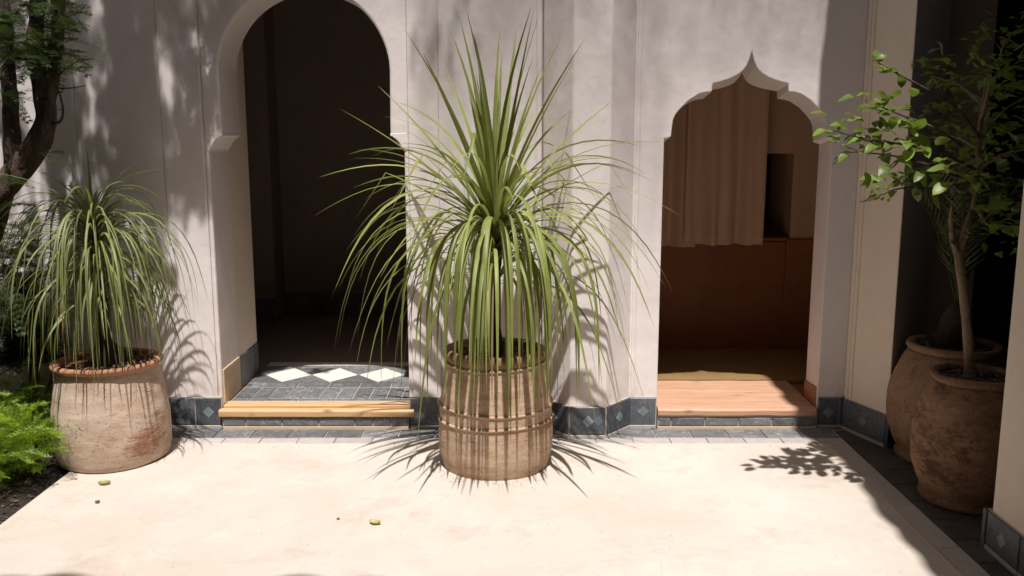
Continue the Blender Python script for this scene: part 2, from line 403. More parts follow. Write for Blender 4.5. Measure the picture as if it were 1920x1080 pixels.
seg(L + [(-1.636 + .072, 1.80)] + arc + [(-.582 - .072, 1.80)] + Rr + [(-.558, TOP), (-1.662, TOP)], 4.951, 5.29, 'arch_panel', bevel=.012)
for sx, x0 in ((1, -1.636), (-1, -.582)):                          # the moulded capitals
    prof = [(x0 - sx * .012, 1.556)] + [(x0 + sx * (dx + .004), z) for dx, z in cap] + [(x0 - sx * .012, 1.652)]
    part('capital', wall_xz(prof, 4.9495, 5.30), M['wall'], wall, bevel=.004)
seg(rect(-.558, -.395), 4.944, 5.29); seg(rect(-.395, .150), 4.950, 5.29)
# second, straight reveal behind the arch
seg(rect(-2.3, -1.641), 5.292, 5.70, 'inner_reveal', M['pier']); seg(rect(-.572, .1), 5.292, 5.70, 'inner_reveal', M['pier'])
seg(rect(-1.641, -.572, 2.52, TOP), 5.292, 5.70, 'inner_lintel', M['pier'])
for z0, z1, y0, y1 in ((.136, .335, 4.975, 5.125), (.136, .335, 5.128, 5.285)):   # the two tan boards at the foot of the left jamb
    bm = loft([[(-1.64, y0, z0), (-1.629, y0, z0), (-1.629, y1, z0), (-1.64, y1, z0)], [(-1.64, y0, z1), (-1.629, y0, z1), (-1.629, y1, z1), (-1.64, y1, z1)]])
    part('jamb_board', bm, M['tan'], wall, bevel=.003)
# the half-octagonal engaged column
C0, C1, C2, C3 = (.166, 4.952), (.316, 4.772), (.512, 4.772), (.662, 4.952)
part('engaged_column', prism([C0, C1, C2, C3, (.662, 5.0), (.166, 5.0)], -.05, TOP), M['wall'], wall, bevel=.010)
part('corner_bead', prism([(.128, 4.953), (.128, 4.947), (.142, 4.943), (.156, 4.947), (.156, 4.953)], .18, TOP), M['wall'], wall, bevel=.003)
part('corner_bead', prism([(.668, 4.953), (.668, 4.944), (.680, 4.939), (.692, 4.944), (.692, 4.953)], .18, TOP), M['wall'], wall, bevel=.003)
seg(rect(.150, .50), 5.0, 5.16)
# the ogee doorway
DX = 1.2725
half = [(.4525, -.05), (.4525, 1.622), (.4165, 1.632), (.413, 1.675), (.4077, 1.722), (.395, 1.752), (.372, 1.780), (.33, 1.822), (.275, 1.857), (.24, 1.867), (.205, 1.871), (.201, 1.9126),
        (.17, 1.920), (.1213, 1.934), (.09, 1.948), (.0655, 1.962), (.042, 1.982), (.0246, 2.005), (.012, 2.038), (.005, 2.062)]
def ogee(h, apex, f=lambda z: z):
    l = [(DX - d, f(z)) for d, z in h]; r = [(DX + d, f(z)) for d, z in reversed(h)]
    return l + [(DX, apex)] + r
fr = ogee(half, 2.080)
halfb = [(d, z if z < 1.6 else (z - .03 if d > .19 else 1.8826 + (z - 1.9126) * .62)) for d, z in half]
bk = ogee(halfb, 1.985)
def doorway(p): return [(.50, -.05)] + p + [(1.875, -.05), (1.875, TOP), (.50, TOP)]
seg(doorway(fr), 4.950, 5.16, 'ogee_panel', back=doorway(bk), bevel=.005)
for y0, y1 in ((4.965, 5.158),):
    part('jamb_skirting', loft([[(1.732, y0, .08), (1.7175, y0, .08), (1.7175, y1, .08), (1.732, y1, .08)], [(1.732, y0, .235), (1.7175, y0, .235), (1.7175, y1, .225), (1.732, y1, .225)]]), M['dado'], wall, bevel=.003)

# skirting tiles with their diamond inlays
def skirting(parent, p0, p1, widths, dia, z1=.180, minor=(), mat=None):
    d = (Vector(p1) - Vector(p0)); s = 0
    Lg = d.length
    a = Vector(p0); u_ = d.normalized(); n_ = Vector((u_.y, -u_.x))
    poly = [a + n_ * .006, Vector(p1) + n_ * .006, Vector(p1) - n_ * .01, a - n_ * .01]
    part('skirting_bed', prism([(q.x, q.y) for q in poly], 0, z1 + .004), M['grout'], parent)
    for i, w in enumerate(widths):
        zc, h = (.024 + z1) / 2, z1 - .024
        st_ = stand('skirting_tile', parent, p0, p1, s + w / 2, zc, w - .006, h, .008, mat or M['skirt'], out=.006)
        def inlay(dx, sz, m_):
            link('diamond_inlay', tile_mesh(sz, sz, .003, m_, .001), st_, (dx + random.uniform(-.003, .003), -.004 + random.uniform(-.003, .003), .0072), rot=(0, 0, R(45) + random.gauss(0, .05)))
        stand('base_tile', parent, p0, p1, s + w / 2, .012, w - .004, .02, .010, M['pale'], out=.006)
        if i in dia: inlay(0, .046, M['inlay'])
        if i in minor:
            for e in (-1, 1): inlay(e * .055, .040, M['inlay2'])
        s += w
skirting(wall, (-2.45, 4.945), (-1.64, 4.945), [.165, .165, .165, .165, .150], (0, 1, 2, 3, 4))
skirting(wall, (-.575, 4.943), (.155, 4.943), [.18, .18, .18, .19], (1, 2, 3))
skirting(wall, C0, C1, [.234], (0,))
skirting(wall, C1, C2, [.196], (0,), minor=(0,))
skirting(wall, C2, C3, [.234], (0,))
skirting(wall, (.664, 4.949), (.818, 4.949), [.150], (0,))
skirting(wall, (1.728, 4.949), (1.868, 4.949), [.118, .022], (0,))

# steps below the two openings
part('step_core', B(-1.634, -.584, 4.922, 5.05, -.05, .0735), M['grout'], wall)
x = -1.632
for w in (.13, .205, .205, .205, .10, .105, .095):
    stand('riser_tile', wall, (x, 4.922), (x + w, 4.922), w / 2, .048, w - .006, .045, .007, M['slate'])
    x += w
part('base_strip', B(-1.632, -.585, 4.912, 4.9215, -.002, .020), M['tan'], wall, bevel=.002)
part('step_core', B(.822, 1.722, 4.928, 5.05, -.05, .0765), M['grout'], wall)
x = .824
for w in (.075, .19, .19, .19, .13, .12):
    stand('riser_tile', wall, (x, 4.928), (x + w, 4.928), w / 2, .046, w - .006, .045, .007, M['slate'])
    x += w
part('base_strip', B(.824, 1.720, 4.918, 4.9275, -.002, .018), M['tan'], wall, bevel=.002)

def bar(x0, x1, prof, n=24, amp=.0015, seed=0):
    """a worn wooden bar along x with the (y, z) section prof"""
    rings = []
    for i in range(n + 1):
        xx = x0 + (x1 - x0) * i / n
        rings.append([(xx, y_ + amp * N(xx * 7 + seed, y_ * 9, z_ * 9), z_ + amp * N(xx * 9 + seed, z_ * 5, y_ * 5)) for y_, z_ in prof])
    return loft(rings)
sill = root('wooden_threshold', 'long golden pine beam edging the tiled step under the round arch', 'threshold', (-1.1, 4.93, 0))
part('beam', bar(-1.650, -.552, [(4.915, .075), (4.905, .080), (4.905, .108), (4.908, .114), (4.916, .118), (4.948, .119), (4.948, .075)]), M['pine'], sill, bevel=.002)
part('top_board', bar(-1.632, -.578, [(4.9485, .090), (4.9485, .131), (4.952, .135), (5.028, .136), (5.028, .090)], seed=4), M['pine'], sill, bevel=.002)

sill2 = root('wooden_door_sill', 'broad worn rose coloured wooden sill in the ogee doorway', 'threshold', (1.27, 5.2, 0))
part('sill_board', bar(.8225, 1.7175, [(4.925, .078), (4.915, .084), (4.915, .112), (4.922, .120), (4.940, .124), (5.50, .126), (5.50, .078)], amp=.003), M['sill'], sill2, bevel=.003)

# ------------------------------------------------------------------ floor inside the round arch
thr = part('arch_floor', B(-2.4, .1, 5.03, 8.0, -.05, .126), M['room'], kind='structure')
grout_bed = part('tile_bed', B(-1.622, -.58, 5.0305, 5.90, .1262, .1285), M['grout'], thr)
pale_arc = part('sunlit_plaster_edge', B(-1.622, -.58, 5.834, 5.93, .1287, .134), M['marble'], thr)  # plaster floor coloured pale only as far as the sun patch reaches
z0 = .1285
def row(y0, y1, xs, mat, name='floor_tile'):
    for a, c in zip(xs, xs[1:]): lay(name, thr, (a + c) / 2, (y0 + y1) / 2, z0, c - a - .006, y1 - y0 - .006, .0065, mat, jit=.6)
row(5.032, 5.075, [-1.620, -1.43, -1.24, -1.05, -.86, -.70, -.582], M['slate'])
row(5.075, 5.31, [-1.620, -1.52, -1.42, -1.322, -1.224, -1.126, -1.028, -.93, -.832, -.734, -.645, -.582], M['slate'])
row(5.31, 5.43, [-1.620, -1.50, -1.31, -1.12, -.93, -.74, -.582], M['slate'])
row(5.775, 5.832, [-1.620, -1.42, -1.14, -.85, -.582], M['slate'])
dw, dy0, dy1 = .2975, 5.432, 5.774; dym = (dy0 + dy1) / 2
def flat(name, pts, mat, h=.0068):
    c = Vector((sum(p[0] for p in pts) / len(pts), sum(p[1] for p in pts) / len(pts)))
    q = [c + (Vector(p) - c) * .975 for p in pts]
    return part(name, loft([[(p.x, p.y, z0) for p in q], [(p.x, p.y, z0 + h) for p in q]]), mat, thr)
xs = -1.573
for k in range(3):
    x_ = xs + dw * k
    flat('diamond_tile', [(x_, dym), (x_ + dw / 2, dy0), (x_ + dw, dym), (x_ + dw / 2, dy1)], M['marble'], .0072)
for k in range(4):
    a = xs + dw * (k - .5); c = a + dw
    a_ = max(a, -1.620); c_ = min(c, -.582)
    if k == 0: lo_t = [(a_, dy0), (xs + dw / 2, dy0), (xs, dym), (a_, dym)]; hi_t = [(a_, dym), (xs, dym), (xs + dw / 2, dy1), (a_, dy1)]
    elif k == 3: lo_t = [(a, dy0), (c_, dy0), (c_, dym), (xs + dw * 3, dym)]; hi_t = [(xs + dw * 3, dym), (c_, dym), (c_, dy1), (a, dy1)]
    else: lo_t = [(a, dy0), (c, dy0), (xs + dw * k, dym)]; hi_t = [(xs + dw * k, dym), (c, dy1), (a, dy1)]
    flat('floor_tile', lo_t, M['slate']); flat('floor_tile', hi_t, M['slate'])

# the dim room behind the arch
room = root('arched_room', 'dim grey walled room behind the round arch', 'room', (-1.1, 6.6, 0))
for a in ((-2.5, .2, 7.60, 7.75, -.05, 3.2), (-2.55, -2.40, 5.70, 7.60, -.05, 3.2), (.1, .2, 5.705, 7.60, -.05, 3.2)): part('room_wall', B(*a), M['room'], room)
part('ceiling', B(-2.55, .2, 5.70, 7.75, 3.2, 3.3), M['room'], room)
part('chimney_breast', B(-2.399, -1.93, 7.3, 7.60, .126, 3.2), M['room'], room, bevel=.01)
for k in range(9):
    xa = -1.93 + .22 * k
    stand('skirting_tile', room, (xa, 7.599), (xa + .22, 7.599), .11, .225, .214, .19, .01, M['slate'])
for k in range(2): stand('skirting_tile', room, (-2.37 + .22 * k, 7.299), (-2.15 + .22 * k, 7.299), .11, .225, .214, .19, .01, M['slate'])
for k in range(3): stand('skirting_tile', room, (-1.6415, 5.30 + .132 * k), (-1.6415, 5.432 + .132 * k), .066, .232, .126, .19, .008, M['slate'])

# ------------------------------------------------------------------ room behind the ogee doorway
part('lobby_floor', B(.2, 3.0, 5.165, 7.4, -.05, .098), M['dado'], kind='structure')
lob = root('lobby_room', 'cream room with terracotta dado behind the ogee doorway', 'room', (1.27, 6.5, 0))
part('back_wall', B(.2, 1.30, 6.55, 6.70, -.05, 2.9), M['niche'], lob)
part('back_wall', B(1.30, 2.016, 6.55, 6.70, 1.51, 2.9), M['niche'], lob)
part('back_wall', B(1.30, 2.016, 6.55, 6.70, -.05, .88), M['niche'], lob)
part('back_wall', B(2.016, 2.9, 6.55, 6.70, -.05, 2.9), M['niche'], lob, bevel=.006)
part('niche_reveal', B(2.016, 2.10, 6.7005, 7.12, .80, 1.7), M['niche'], lob)
part('niche_reveal', B(1.22, 1.30, 6.7005, 7.12, .80, 1.7), M['niche'], lob)
part('niche_reveal', B(1.30, 2.016, 6.7005, 7.12, 1.51, 1.7), M['niche'], lob)
part('niche_sill', B(1.3005, 2.0155, 6.54, 7.12, .88, .905), M['dado'], lob)
sh = part('window_shutter', B(1.22, 2.10, 7.121, 7.16, .80, 1.7), M['black_wood'], lob)
part('room_wall', B(.2, .32, 5.165, 6.55, -.05, 2.9), M['niche'], lob); part('room_wall', B(2.36, 2.9, 5.62, 6.549, -.05, 2.9), M['niche'], lob)
part('ceiling', B(.2, 2.9, 5.165, 7.2, 2.9, 3.0), M['niche'], lob)
part('dado_panel', B(.3205, 1.985, 6.522, 6.5495, .098, .879), M['dado'], lob, bevel=.006)
part('dado_panel', B(1.985, 2.3595, 6.515, 6.5495, .098, .895), M['dado'], lob, bevel=.006)
# linen curtains
def curtain(x0, x1, y, zb, zt, folds, seed, slope=0.0):
    bm = bmesh.new(); n, k = 110, 22
    def pt(i, j):
        s = i / n; q = j / k; xx = x0 + (x1 - x0) * s
        amp = (.014 + .022 * (1 - q))
        yy = y - amp * (math.sin(s * folds * 6.283 + seed) + .5 * math.sin(s * folds * 13.1 + seed * 2 + q * .8) + .8 * N(s * 9, q * 1.5, seed))
        zz = zb + slope * s + (zt - zb) * q + (.012 * N(s * 5, seed, 0) * (1 - q))
        return (xx + .02 * N(s * 4, q * 2, seed + 5) * (1 - q), yy, zz)
    v_ = [[bm.verts.new(pt(i, j)) for j in range(k + 1)] for i in range(n + 1)]
    for i in range(n):
        for j in range(k): bm.faces.new((v_[i][j], v_[i+1][j], v_[i+1][j+1], v_[i][j+1]))
    return bm
cur = root('curtain', 'cream linen curtain hanging in folds over the terracotta dado', 'curtain', (1.2, 6.4, .9))
for a in ((.42, 1.30, 6.435, .855, 2.55, 3.2, 1.0), (1.22, 1.775, 6.385, .872, 2.55, 2.1, 2.6)):
    o = part('curtain_panel', curtain(*a), M['curtain'], cur, smooth=True)
    md = o.modifiers.new('thickness', 'SOLIDIFY'); md.thickness = .003
part('curtain_rod', tube([(.34, 6.41, 2.56), (2.2, 6.41, 2.56)], .012), M['black_wood'], cur, smooth=True)
mt = bmesh.new(); box(mt, .60, 2.05, 5.515, 6.30, .0985, .132)
tag(part('doormat', mt, M['mat'], bevel=.008), 'brown coir mat on the floor behind the rose wooden sill', 'mat')

# ------------------------------------------------------------------ right-hand corner, gallery and its roof
pier = root('corner_pier', 'tall angled white plaster pier right of the ogee doorway', 'pier', (2.0, 4.9, 0))
K0, K1, K2 = (1.876, 4.938), (1.990, 4.620), (2.455, 5.250)
part('shaft', prism([K0, K1, K2, (2.455, 7.2), (2.355, 7.2), (2.355, 5.62), (1.9, 5.17), (1.876, 5.17)], -.05, TOP), M['pier'], pier, bevel=.012)
for s in (.020, .050):
    d = (Vector(K1) - Vector(K0)).normalized(); n_ = Vector((d.y, -d.x)); c = Vector(K0) + d * s
    part('bead_moulding', prism([tuple(c + d * a + n_ * b_) for a, b_ in ((-.009, -.003), (-.007, .006), (0, .010), (.007, .006), (.009, -.003))], .18, TOP), M['pier'], pier, bevel=.002)
skirting(pier, K0, K1, [.338], (0,)); skirting(pier, K1, K2, [.2, .2, .2, .17], ())
part('corner_strip', prism([(1.870, 4.949), (1.870, 4.928), (1.884, 4.918), (1.889, 4.926)], 0, .188), M['skirt'], pier)
part('corner_strip', prism([(1.984, 4.624), (1.976, 4.612), (1.990, 4.602), (2.002, 4.612)], 0, .182), M['skirt'], pier)

gw = root('gallery_wall', 'white plaster wall end with blue grey skirting at the right edge', 'wall', (2.0, 3.4, 0))
part('wall_panel', prism([(1.915, -2.5), (1.915, 3.415), (1.93, 3.43), (2.20, 3.43), (2.20, -2.5)], -.05, 3.6), M['pier'], gw, bevel=.012)
n = 14; ww = .24
skirting(gw, (1.915, 3.425), (1.915, 3.425 - ww * n), [ww] * n, tuple(range(n)), z1=.165)
skirting(gw, (2.19, 3.430), (1.908, 3.430), [.14, .142], (0, 1), z1=.165)
part('corner_strip', prism([(1.897, 3.448), (1.897, 3.424), (1.912, 3.424), (1.912, 3.436), (1.912, 3.448)], 0, .167), M['skirt'], gw)

ga = root('side_gallery', 'dark roofed side passage behind the two terracotta jars', 'passage', (4, 3.5, 0))
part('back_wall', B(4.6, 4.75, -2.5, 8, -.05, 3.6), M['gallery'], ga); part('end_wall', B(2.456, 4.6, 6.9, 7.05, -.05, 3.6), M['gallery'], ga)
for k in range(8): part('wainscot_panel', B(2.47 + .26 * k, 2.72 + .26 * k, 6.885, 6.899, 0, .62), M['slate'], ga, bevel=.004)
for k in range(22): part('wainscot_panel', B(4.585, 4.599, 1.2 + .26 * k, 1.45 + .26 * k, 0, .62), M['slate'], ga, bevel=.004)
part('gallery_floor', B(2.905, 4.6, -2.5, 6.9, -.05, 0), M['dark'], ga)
random.seed(5)
def scallop_slab(pts_edge, far, z0_, z1_, axis):
    e = [(a, b_) for a, b_ in pts_edge]
    return prism(e + far, z0_, z1_)
edge = []
for i in range(0, 121):
    yy = -2.5 + 7.43 * i / 120
    edge.append((1.71 + .07 * math.exp(-((yy - 2.7) / .4) ** 2) + .012 * math.sin(yy * 23) + .05 * N(yy, 1, 0, 1.6) + .03 * N(yy, 7, 0, 5), yy))
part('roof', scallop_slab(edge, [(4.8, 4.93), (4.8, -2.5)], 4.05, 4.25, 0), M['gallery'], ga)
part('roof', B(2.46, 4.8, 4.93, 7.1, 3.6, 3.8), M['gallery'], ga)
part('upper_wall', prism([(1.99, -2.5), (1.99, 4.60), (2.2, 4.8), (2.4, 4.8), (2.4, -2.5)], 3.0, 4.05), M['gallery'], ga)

near = root('near_gallery', 'roofed gallery on the viewing side of the courtyard', 'gallery', (0, -1.5, 0))
edge = []
for i in range(0, 201):
    xx = -3.4 + 5.1 * i / 200
    edge.append((xx, 1.43 + .045 * abs(math.sin(xx * 11)) + .08 * N(xx, 3, 0, 2.1)))
part('roof', scallop_slab(edge, [(1.7, -2.6), (-3.4, -2.6)], 4.05, 4.25, 1), M['umber'], near)
part('rear_wall', B(-3.55, 4.8, -2.75, -2.6, -.05, 4.2), M['umber'], near)
part('light_blocking_wall', B(-3.55, -3.40, -2.6, 4.94, -.05, 4.6), M['umber'], near)  # unseen dark wall, set close to keep sky light off the left

# ------------------------------------------------------------------ pots
def soil_disc(parent, cx, cy, z, r, chips, seed):
    random.seed(seed)
    bm = bmesh.new(); rings = []
    for i in range(9):
        rr = r * (i / 8) + .001
        rings.append([(cx + rr * math.cos(2*math.pi*k/28), cy + rr * math.sin(2*math.pi*k/28), z + .02 * N(rr * 9 * math.cos(k) + seed, rr * 9 * math.sin(k), 0, 1.5) + .012 * (1 - i / 8)) for k in range(28)])
    loft(rings, True, False, bm); bm.faces.new(list(bm.verts)[:28])
    part('potting_soil', bm, M['soil'], parent, smooth=True)
    bm = bmesh.new()
    for k in range(chips):
        a = random.uniform(0, 6.283); q = r * math.sqrt(random.random()) * .96; l = random.uniform(.008, .026); w = random.uniform(.005, .012)
        m4 = Matrix.Translation((cx + q * math.cos(a), cy + q * math.sin(a), z + .012)) @ Matrix.Rotation(random.uniform(0, 6.28), 4, 'Z') @ Matrix.Rotation(random.gauss(0, .5), 4, 'X') @ Matrix.Rotation(random.gauss(0, .4), 4, 'Y')
        v_ = [bm.verts.new(m4 @ Vector(p)) for p in ((-l,0,0),(-l*.3,-w,.003),(l*.6,-w*.8,0),(l,0,.002),(l*.4,w,.003),(-l*.5,w*.9,0))]
        v2 = [bm.verts.new(v.co + Vector((0, 0, .004))) for v in v_]
        bm.faces.new(v_); bm.faces.new(v2)
        for i in range(6): bm.faces.new((v_[i], v_[(i+1)%6], v2[(i+1)%6], v2[i]))
    part('bark_chips', bm, M['chip'], parent, kind='stuff')
def ring_band(cx, cy, z, r, th, n=56, m=8):
    rings = []
    for k in range(m):
        a = 2 * math.pi * k / m
        rings.append((r + th * math.cos(a), z + th * math.sin(a)))
    bm = bmesh.new(); vr = []
    for i in range(n):
        q = 2 * math.pi * i / n; wz = .004 * math.sin(q * 2 + z * 40) + .003 * N(math.cos(q) * 2, math.sin(q) * 2, z * 9)
        vr.append([bm.verts.new((cx + rr * math.cos(q), cy + rr * math.sin(q), zz + wz)) for rr, zz in rings])
    for i in range(n):
        for k in range(m): bm.faces.new((vr[i][k], vr[(i+1)%n][k], vr[(i+1)%n][(k+1)%m], vr[i][(k+1)%m]))
    return bm

CP = Vector((-.083, 4.415, 0))
pot1 = root('terracotta_pot', 'tall ringed terracotta pot under the big drooping plant by the column', 'pot', CP, 'terracotta pots in the courtyard')
part('body', lathe(dense([(.03, .0), (.262, 0), (.268, .012), (.284, .07), (.290, .13), (.290, .19), (.285, .25), (.281, .32), (.272, .38), (.258, .45), (.246, .515), (.243, .555), (.238, .58), (.228, .590), (.216, .58), (.21, .54), (.20, .50), (.03, .50)]), CP.x, CP.y, amp=.018, seed=1.7, groove=.0034), M['pot1'], pot1, smooth=True)
part('rim', lathe(dense([(.236, .553), (.248, .552), (.255, .558), (.258, .572), (.256, .588), (.248, .597), (.232, .600), (.218, .596), (.212, .585), (.214, .57), (.225, .56)], .008), CP.x, CP.y, amp=.02, seed=3.3), M['pot1rim'], pot1, smooth=True)
for z, r in ((.535, .246), (.322, .2835), (.253, .2865)): part('raised_band', ring_band(CP.x, CP.y, z, r, .0075), M['pot1'], pot1, smooth=True)
soil_disc(pot1, CP.x, CP.y, .545, .214, 240, 2)

LP = Vector((-2.065, 4.50, 0))
pot2 = root('terracotta_pot', 'pale limewashed terracotta pot with red rim beside the fern bed', 'pot', LP, 'terracotta pots in the courtyard')
part('body', lathe(dense([(.03, 0), (.258, 0), (.268, .01), (.280, .06), (.287, .13), (.286, .20), (.279, .28), (.267, .36), (.252, .43), (.240, .485), (.232, .50), (.215, .49), (.205, .46), (.03, .45)]), LP.x, LP.y, amp=.022, seed=5.1, groove=.0018), M['pot2'], pot2, smooth=True)
part('rim', lathe(dense([(.232, .482), (.246, .486), (.262, .497), (.268, .506), (.264, .516), (.250, .521), (.234, .518), (.222, .508), (.222, .495)], .008), LP.x, LP.y, amp=.025, seed=8.8), M['pot2rim'], pot2, smooth=True)
soil_disc(pot2, LP.x, LP.y, .485, .222, 120, 4)

RP = Vector((2.075, 3.925, 0))
pot3 = root('terracotta_jar', 'rounded brown stained jar holding the leafy tree, nearest the right edge', 'pot', RP, 'terracotta pots in the courtyard')
jar = lambda s, h: dense([(.03, 0), (.196*s, 0), (.204*s, .012), (.206*s, .03), (.198*s, .045), (.200*s, .055), (.222*s, .11), (.244*s, .18), (.254*s, .26), (.252*s, .33), (.240*s, .40), (.222*s, .46), (.204*s, .515), (.186*s, .553), (.172*s, h - .028), (.160*s, h - .03), (.03, h - .06)])
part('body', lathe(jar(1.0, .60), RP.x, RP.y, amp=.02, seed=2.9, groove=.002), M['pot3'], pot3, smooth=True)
rimp = lambda s, h: dense([(.166*s, h-.036), (.178*s, h-.038), (.188*s, h-.026), (.190*s, h-.012), (.184*s, h-.002), (.172*s, h), (.160*s, h-.005), (.154*s, h-.018), (.156*s, h-.034)], .008)
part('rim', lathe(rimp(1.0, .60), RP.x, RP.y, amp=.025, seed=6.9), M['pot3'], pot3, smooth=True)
soil_disc(pot3, RP.x, RP.y, .566, .160, 80, 6)

BP = Vector((2.235, 4.47, 0))
pot4 = root('terracotta_jar', 'wide brown terracotta jar behind the leafy tree jar, against the pier', 'pot', BP, 'terracotta pots in the courtyard')
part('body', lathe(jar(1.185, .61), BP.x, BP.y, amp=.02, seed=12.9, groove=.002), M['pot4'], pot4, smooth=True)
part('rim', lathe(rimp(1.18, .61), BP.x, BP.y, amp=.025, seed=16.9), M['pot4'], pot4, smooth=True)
soil_disc(pot4, BP.x, BP.y, .576, .185, 80, 8)

# ------------------------------------------------------------------ sword-leaved plants
def soft(v, start, lim):
    return v if v < start else start + (lim - start) * (1 - math.exp(-(v - start) / (lim - start)))
def blade(base, az, e0, e1, s0, Lg, width, seg_n=13, twist=0.0, kink=None, ymax=None, ysoft=.15, sway=0.0, fold=.18):
    """a leaf blade as a bent strip; e0 start elevation, e1 final elevation, s0 the length over which it bends"""
    p = Vector(base); ds = Lg / seg_n; rows = []; a = az
    for i in range(seg_n + 1):
        s = ds * i; q = i / seg_n
        el = e0 + (e1 - e0) * (1 - math.exp(-(s / s0) ** 2))
        if kink and s > kink[0]: el = min(el, kink[1])
        a = az + sway * q * q
        t = Vector((math.cos(el) * math.cos(a), math.cos(el) * math.sin(a), math.sin(el)))
        side = Vector((-math.sin(a), math.cos(a), 0)); nrm = side.cross(t)
        tw = twist * q; sd = side * math.cos(tw) + nrm * math.sin(tw); nn = nrm * math.cos(tw) - side * math.sin(tw)
        w = width * (.55 + .45 * min(1, q / .22)) * (1 - max(0, (q - .3) / .7) ** 1.7 * .97)
        if q < .06: w = width * .62
        rows.append((p.copy(), sd.copy(), nn.copy(), w)); p = p + t * ds
    bm = bmesh.new(); vr = []
    for c, sd, nn, w in rows:
        tri = []
        for k in (-.5, 0, .5):
            q = c + sd * (w * k) - nn * (w * fold * (1 if k == 0 else 0))
            if ymax is not None: q.y = soft(q.y, ymax - ysoft, ymax)
            tri.append(bm.verts.new(q))
        vr.append(tri)
    for x_, y_ in zip(vr, vr[1:]):
        for k in range(2): bm.faces.new((x_[k], x_[k+1], y_[k+1], y_[k]))
    return bm
def add_blade(parent, mat, *a, **k):
    bm = blade(*a, **k); tip = random.random() < .45; nf = len(bm.faces)
    bmesh.ops.translate(bm, verts=bm.verts, vec=-base_of(parent))
    me = bpy.data.meshes.new('leaf'); bm.to_mesh(me); bm.free()
    me.polygons.foreach_set('use_smooth', [True] * len(me.polygons)); me.materials.append(mat); me.materials.append(M['dry'])
    if tip:
        for q in range(nf - 2, nf): me.polygons[q].material_index = 1
    return link('leaf', me, parent)

random.seed(21); U = random.uniform
dp = root('dragon_plant', 'large fountain shaped plant of long green sword leaves in the ringed pot', 'plant', (CP.x, CP.y, .55))
pts, rad = smooth_path([((CP.x, CP.y, .50), .045), ((CP.x + .005, CP.y, .62), .034), ((CP.x - .012, CP.y, .78), .029), ((CP.x - .006, CP.y, .93), .030), ((CP.x + .004, CP.y, 1.08), .031), ((CP.x, CP.y, 1.24), .020)], 5)
part('trunk', tube(pts, rad, 12, wob=.25), M['stem'], dp, smooth=True)
GA = 2.39996; idx = 0
def crown(z): return Vector((CP.x + U(-.008, .008), CP.y + U(-.008, .008), z))
YM = 4.93
def ymax_for(az, reach):
    # the column face stands nearer than the wall beside it
    return 4.75 if -.2 < CP.x + reach * math.cos(az) * .6 - .42 < .2 else 4.92
# upright spears
for k in range(13):
    idx += 1; az = idx * GA + U(-.3, .3); e = R(U(60, 87))
    add_blade(dp, M['blade'], crown(U(1.16, 1.24)), az, e, e - R(U(2, 22)), .9, U(.72, 1.06), U(.028, .040), ymax=4.90, twist=U(-.5, .5), fold=.22)
for k in range(30):
    idx += 1; az = idx * GA + U(-.3, .3); e = R(U(44, 72))
    add_blade(dp, M['blade'], crown(U(1.10, 1.22)), az, e, R(U(-50, 10)), U(.55, .85), U(.76, 1.02), U(.016, .027), ymax=4.91, twist=U(-.9, .9), sway=U(-.2, .2))
for k in range(38):
    idx += 1; az = idx * GA + U(-.3, .3); e = R(U(26, 60))
    add_blade(dp, M['blade'], crown(U(1.02, 1.20)), az, e, R(U(-88, -62)), U(.42, .68), U(.88, 1.20), U(.015, .026), ymax=ymax_for(az, .6), twist=U(-.8, .8), sway=U(-.2, .2))
for k in range(58):
    idx += 1; az = idx * GA + U(-.3, .3); e = R(U(12, 56))
    add_blade(dp, M['blade'], crown(U(.90, 1.18)), az, e, R(U(-90, -72)), U(.30, .60), U(.80, 1.24), U(.014, .025), ymax=ymax_for(az, .45), twist=U(-.7, .7), sway=U(-.2, .2), seg_n=15)
for dx, dz, da, w in ((-.40,.93,.2,.034), (-.23,.90,-.5,.032), (-.13,1.0,.6,.04), (.16,1.0,-.3,.044), (.34,.93,.35,.034), (.42,.88,-.3,.036), (.60,.60,-.2,.034), (-.70,.55,.25,.03), (-.58,.68,-.3,.03), (.05,.9,1.2,.03), (.24,.8,-.7,.028), (-.32,.75,-.7,.028)):
    e = math.atan2(dz, abs(dx)); az = (0 if dx > 0 else math.pi) + da
    add_blade(dp, M['blade'], crown(U(1.18, 1.24)), az, e + .10, e - .22, .7, math.hypot(dx, dz) * 1.03, w, ymax=4.9, twist=U(-.4, .4), fold=.22)
# broad leaves hanging before the pot, and a few folded ones
for az, e, s0, Lg, w in ((-1.72,42,.31,1.12,.034), (-1.45,38,.30,1.20,.036), (-1.2,44,.33,1.18,.034), (-1.98,40,.34,1.05,.034), (-1.02,36,.36,1.22,.038), (-.80,40,.40,1.25,.042), (-.74,30,.42,1.15,.036),
                        (-2.25,38,.37,1.18,.032), (-2.5,34,.42,1.22,.032), (-.55,38,.46,1.2,.032), (-2.75,36,.46,1.22,.030), (-1.12,28,.30,.95,.028), (-1.9,26,.30,.95,.028)):
    add_blade(dp, M['blade'], crown(U(1.05, 1.2)), az + U(-.06, .06), R(e), R(-89), s0, Lg, w, seg_n=15, twist=U(-.5, .5), sway=U(-.2, .2))
for k in range(16):
    add_blade(dp, M['blade'], crown(U(1.0, 1.2)), -1.57 + (k - 7.5) * .11 + U(-.05, .05), R(U(32, 46)), R(-89), U(.30, .40), U(1.0, 1.28), U(.018, .027), seg_n=15, twist=U(-.5, .5), sway=U(-.12, .12))
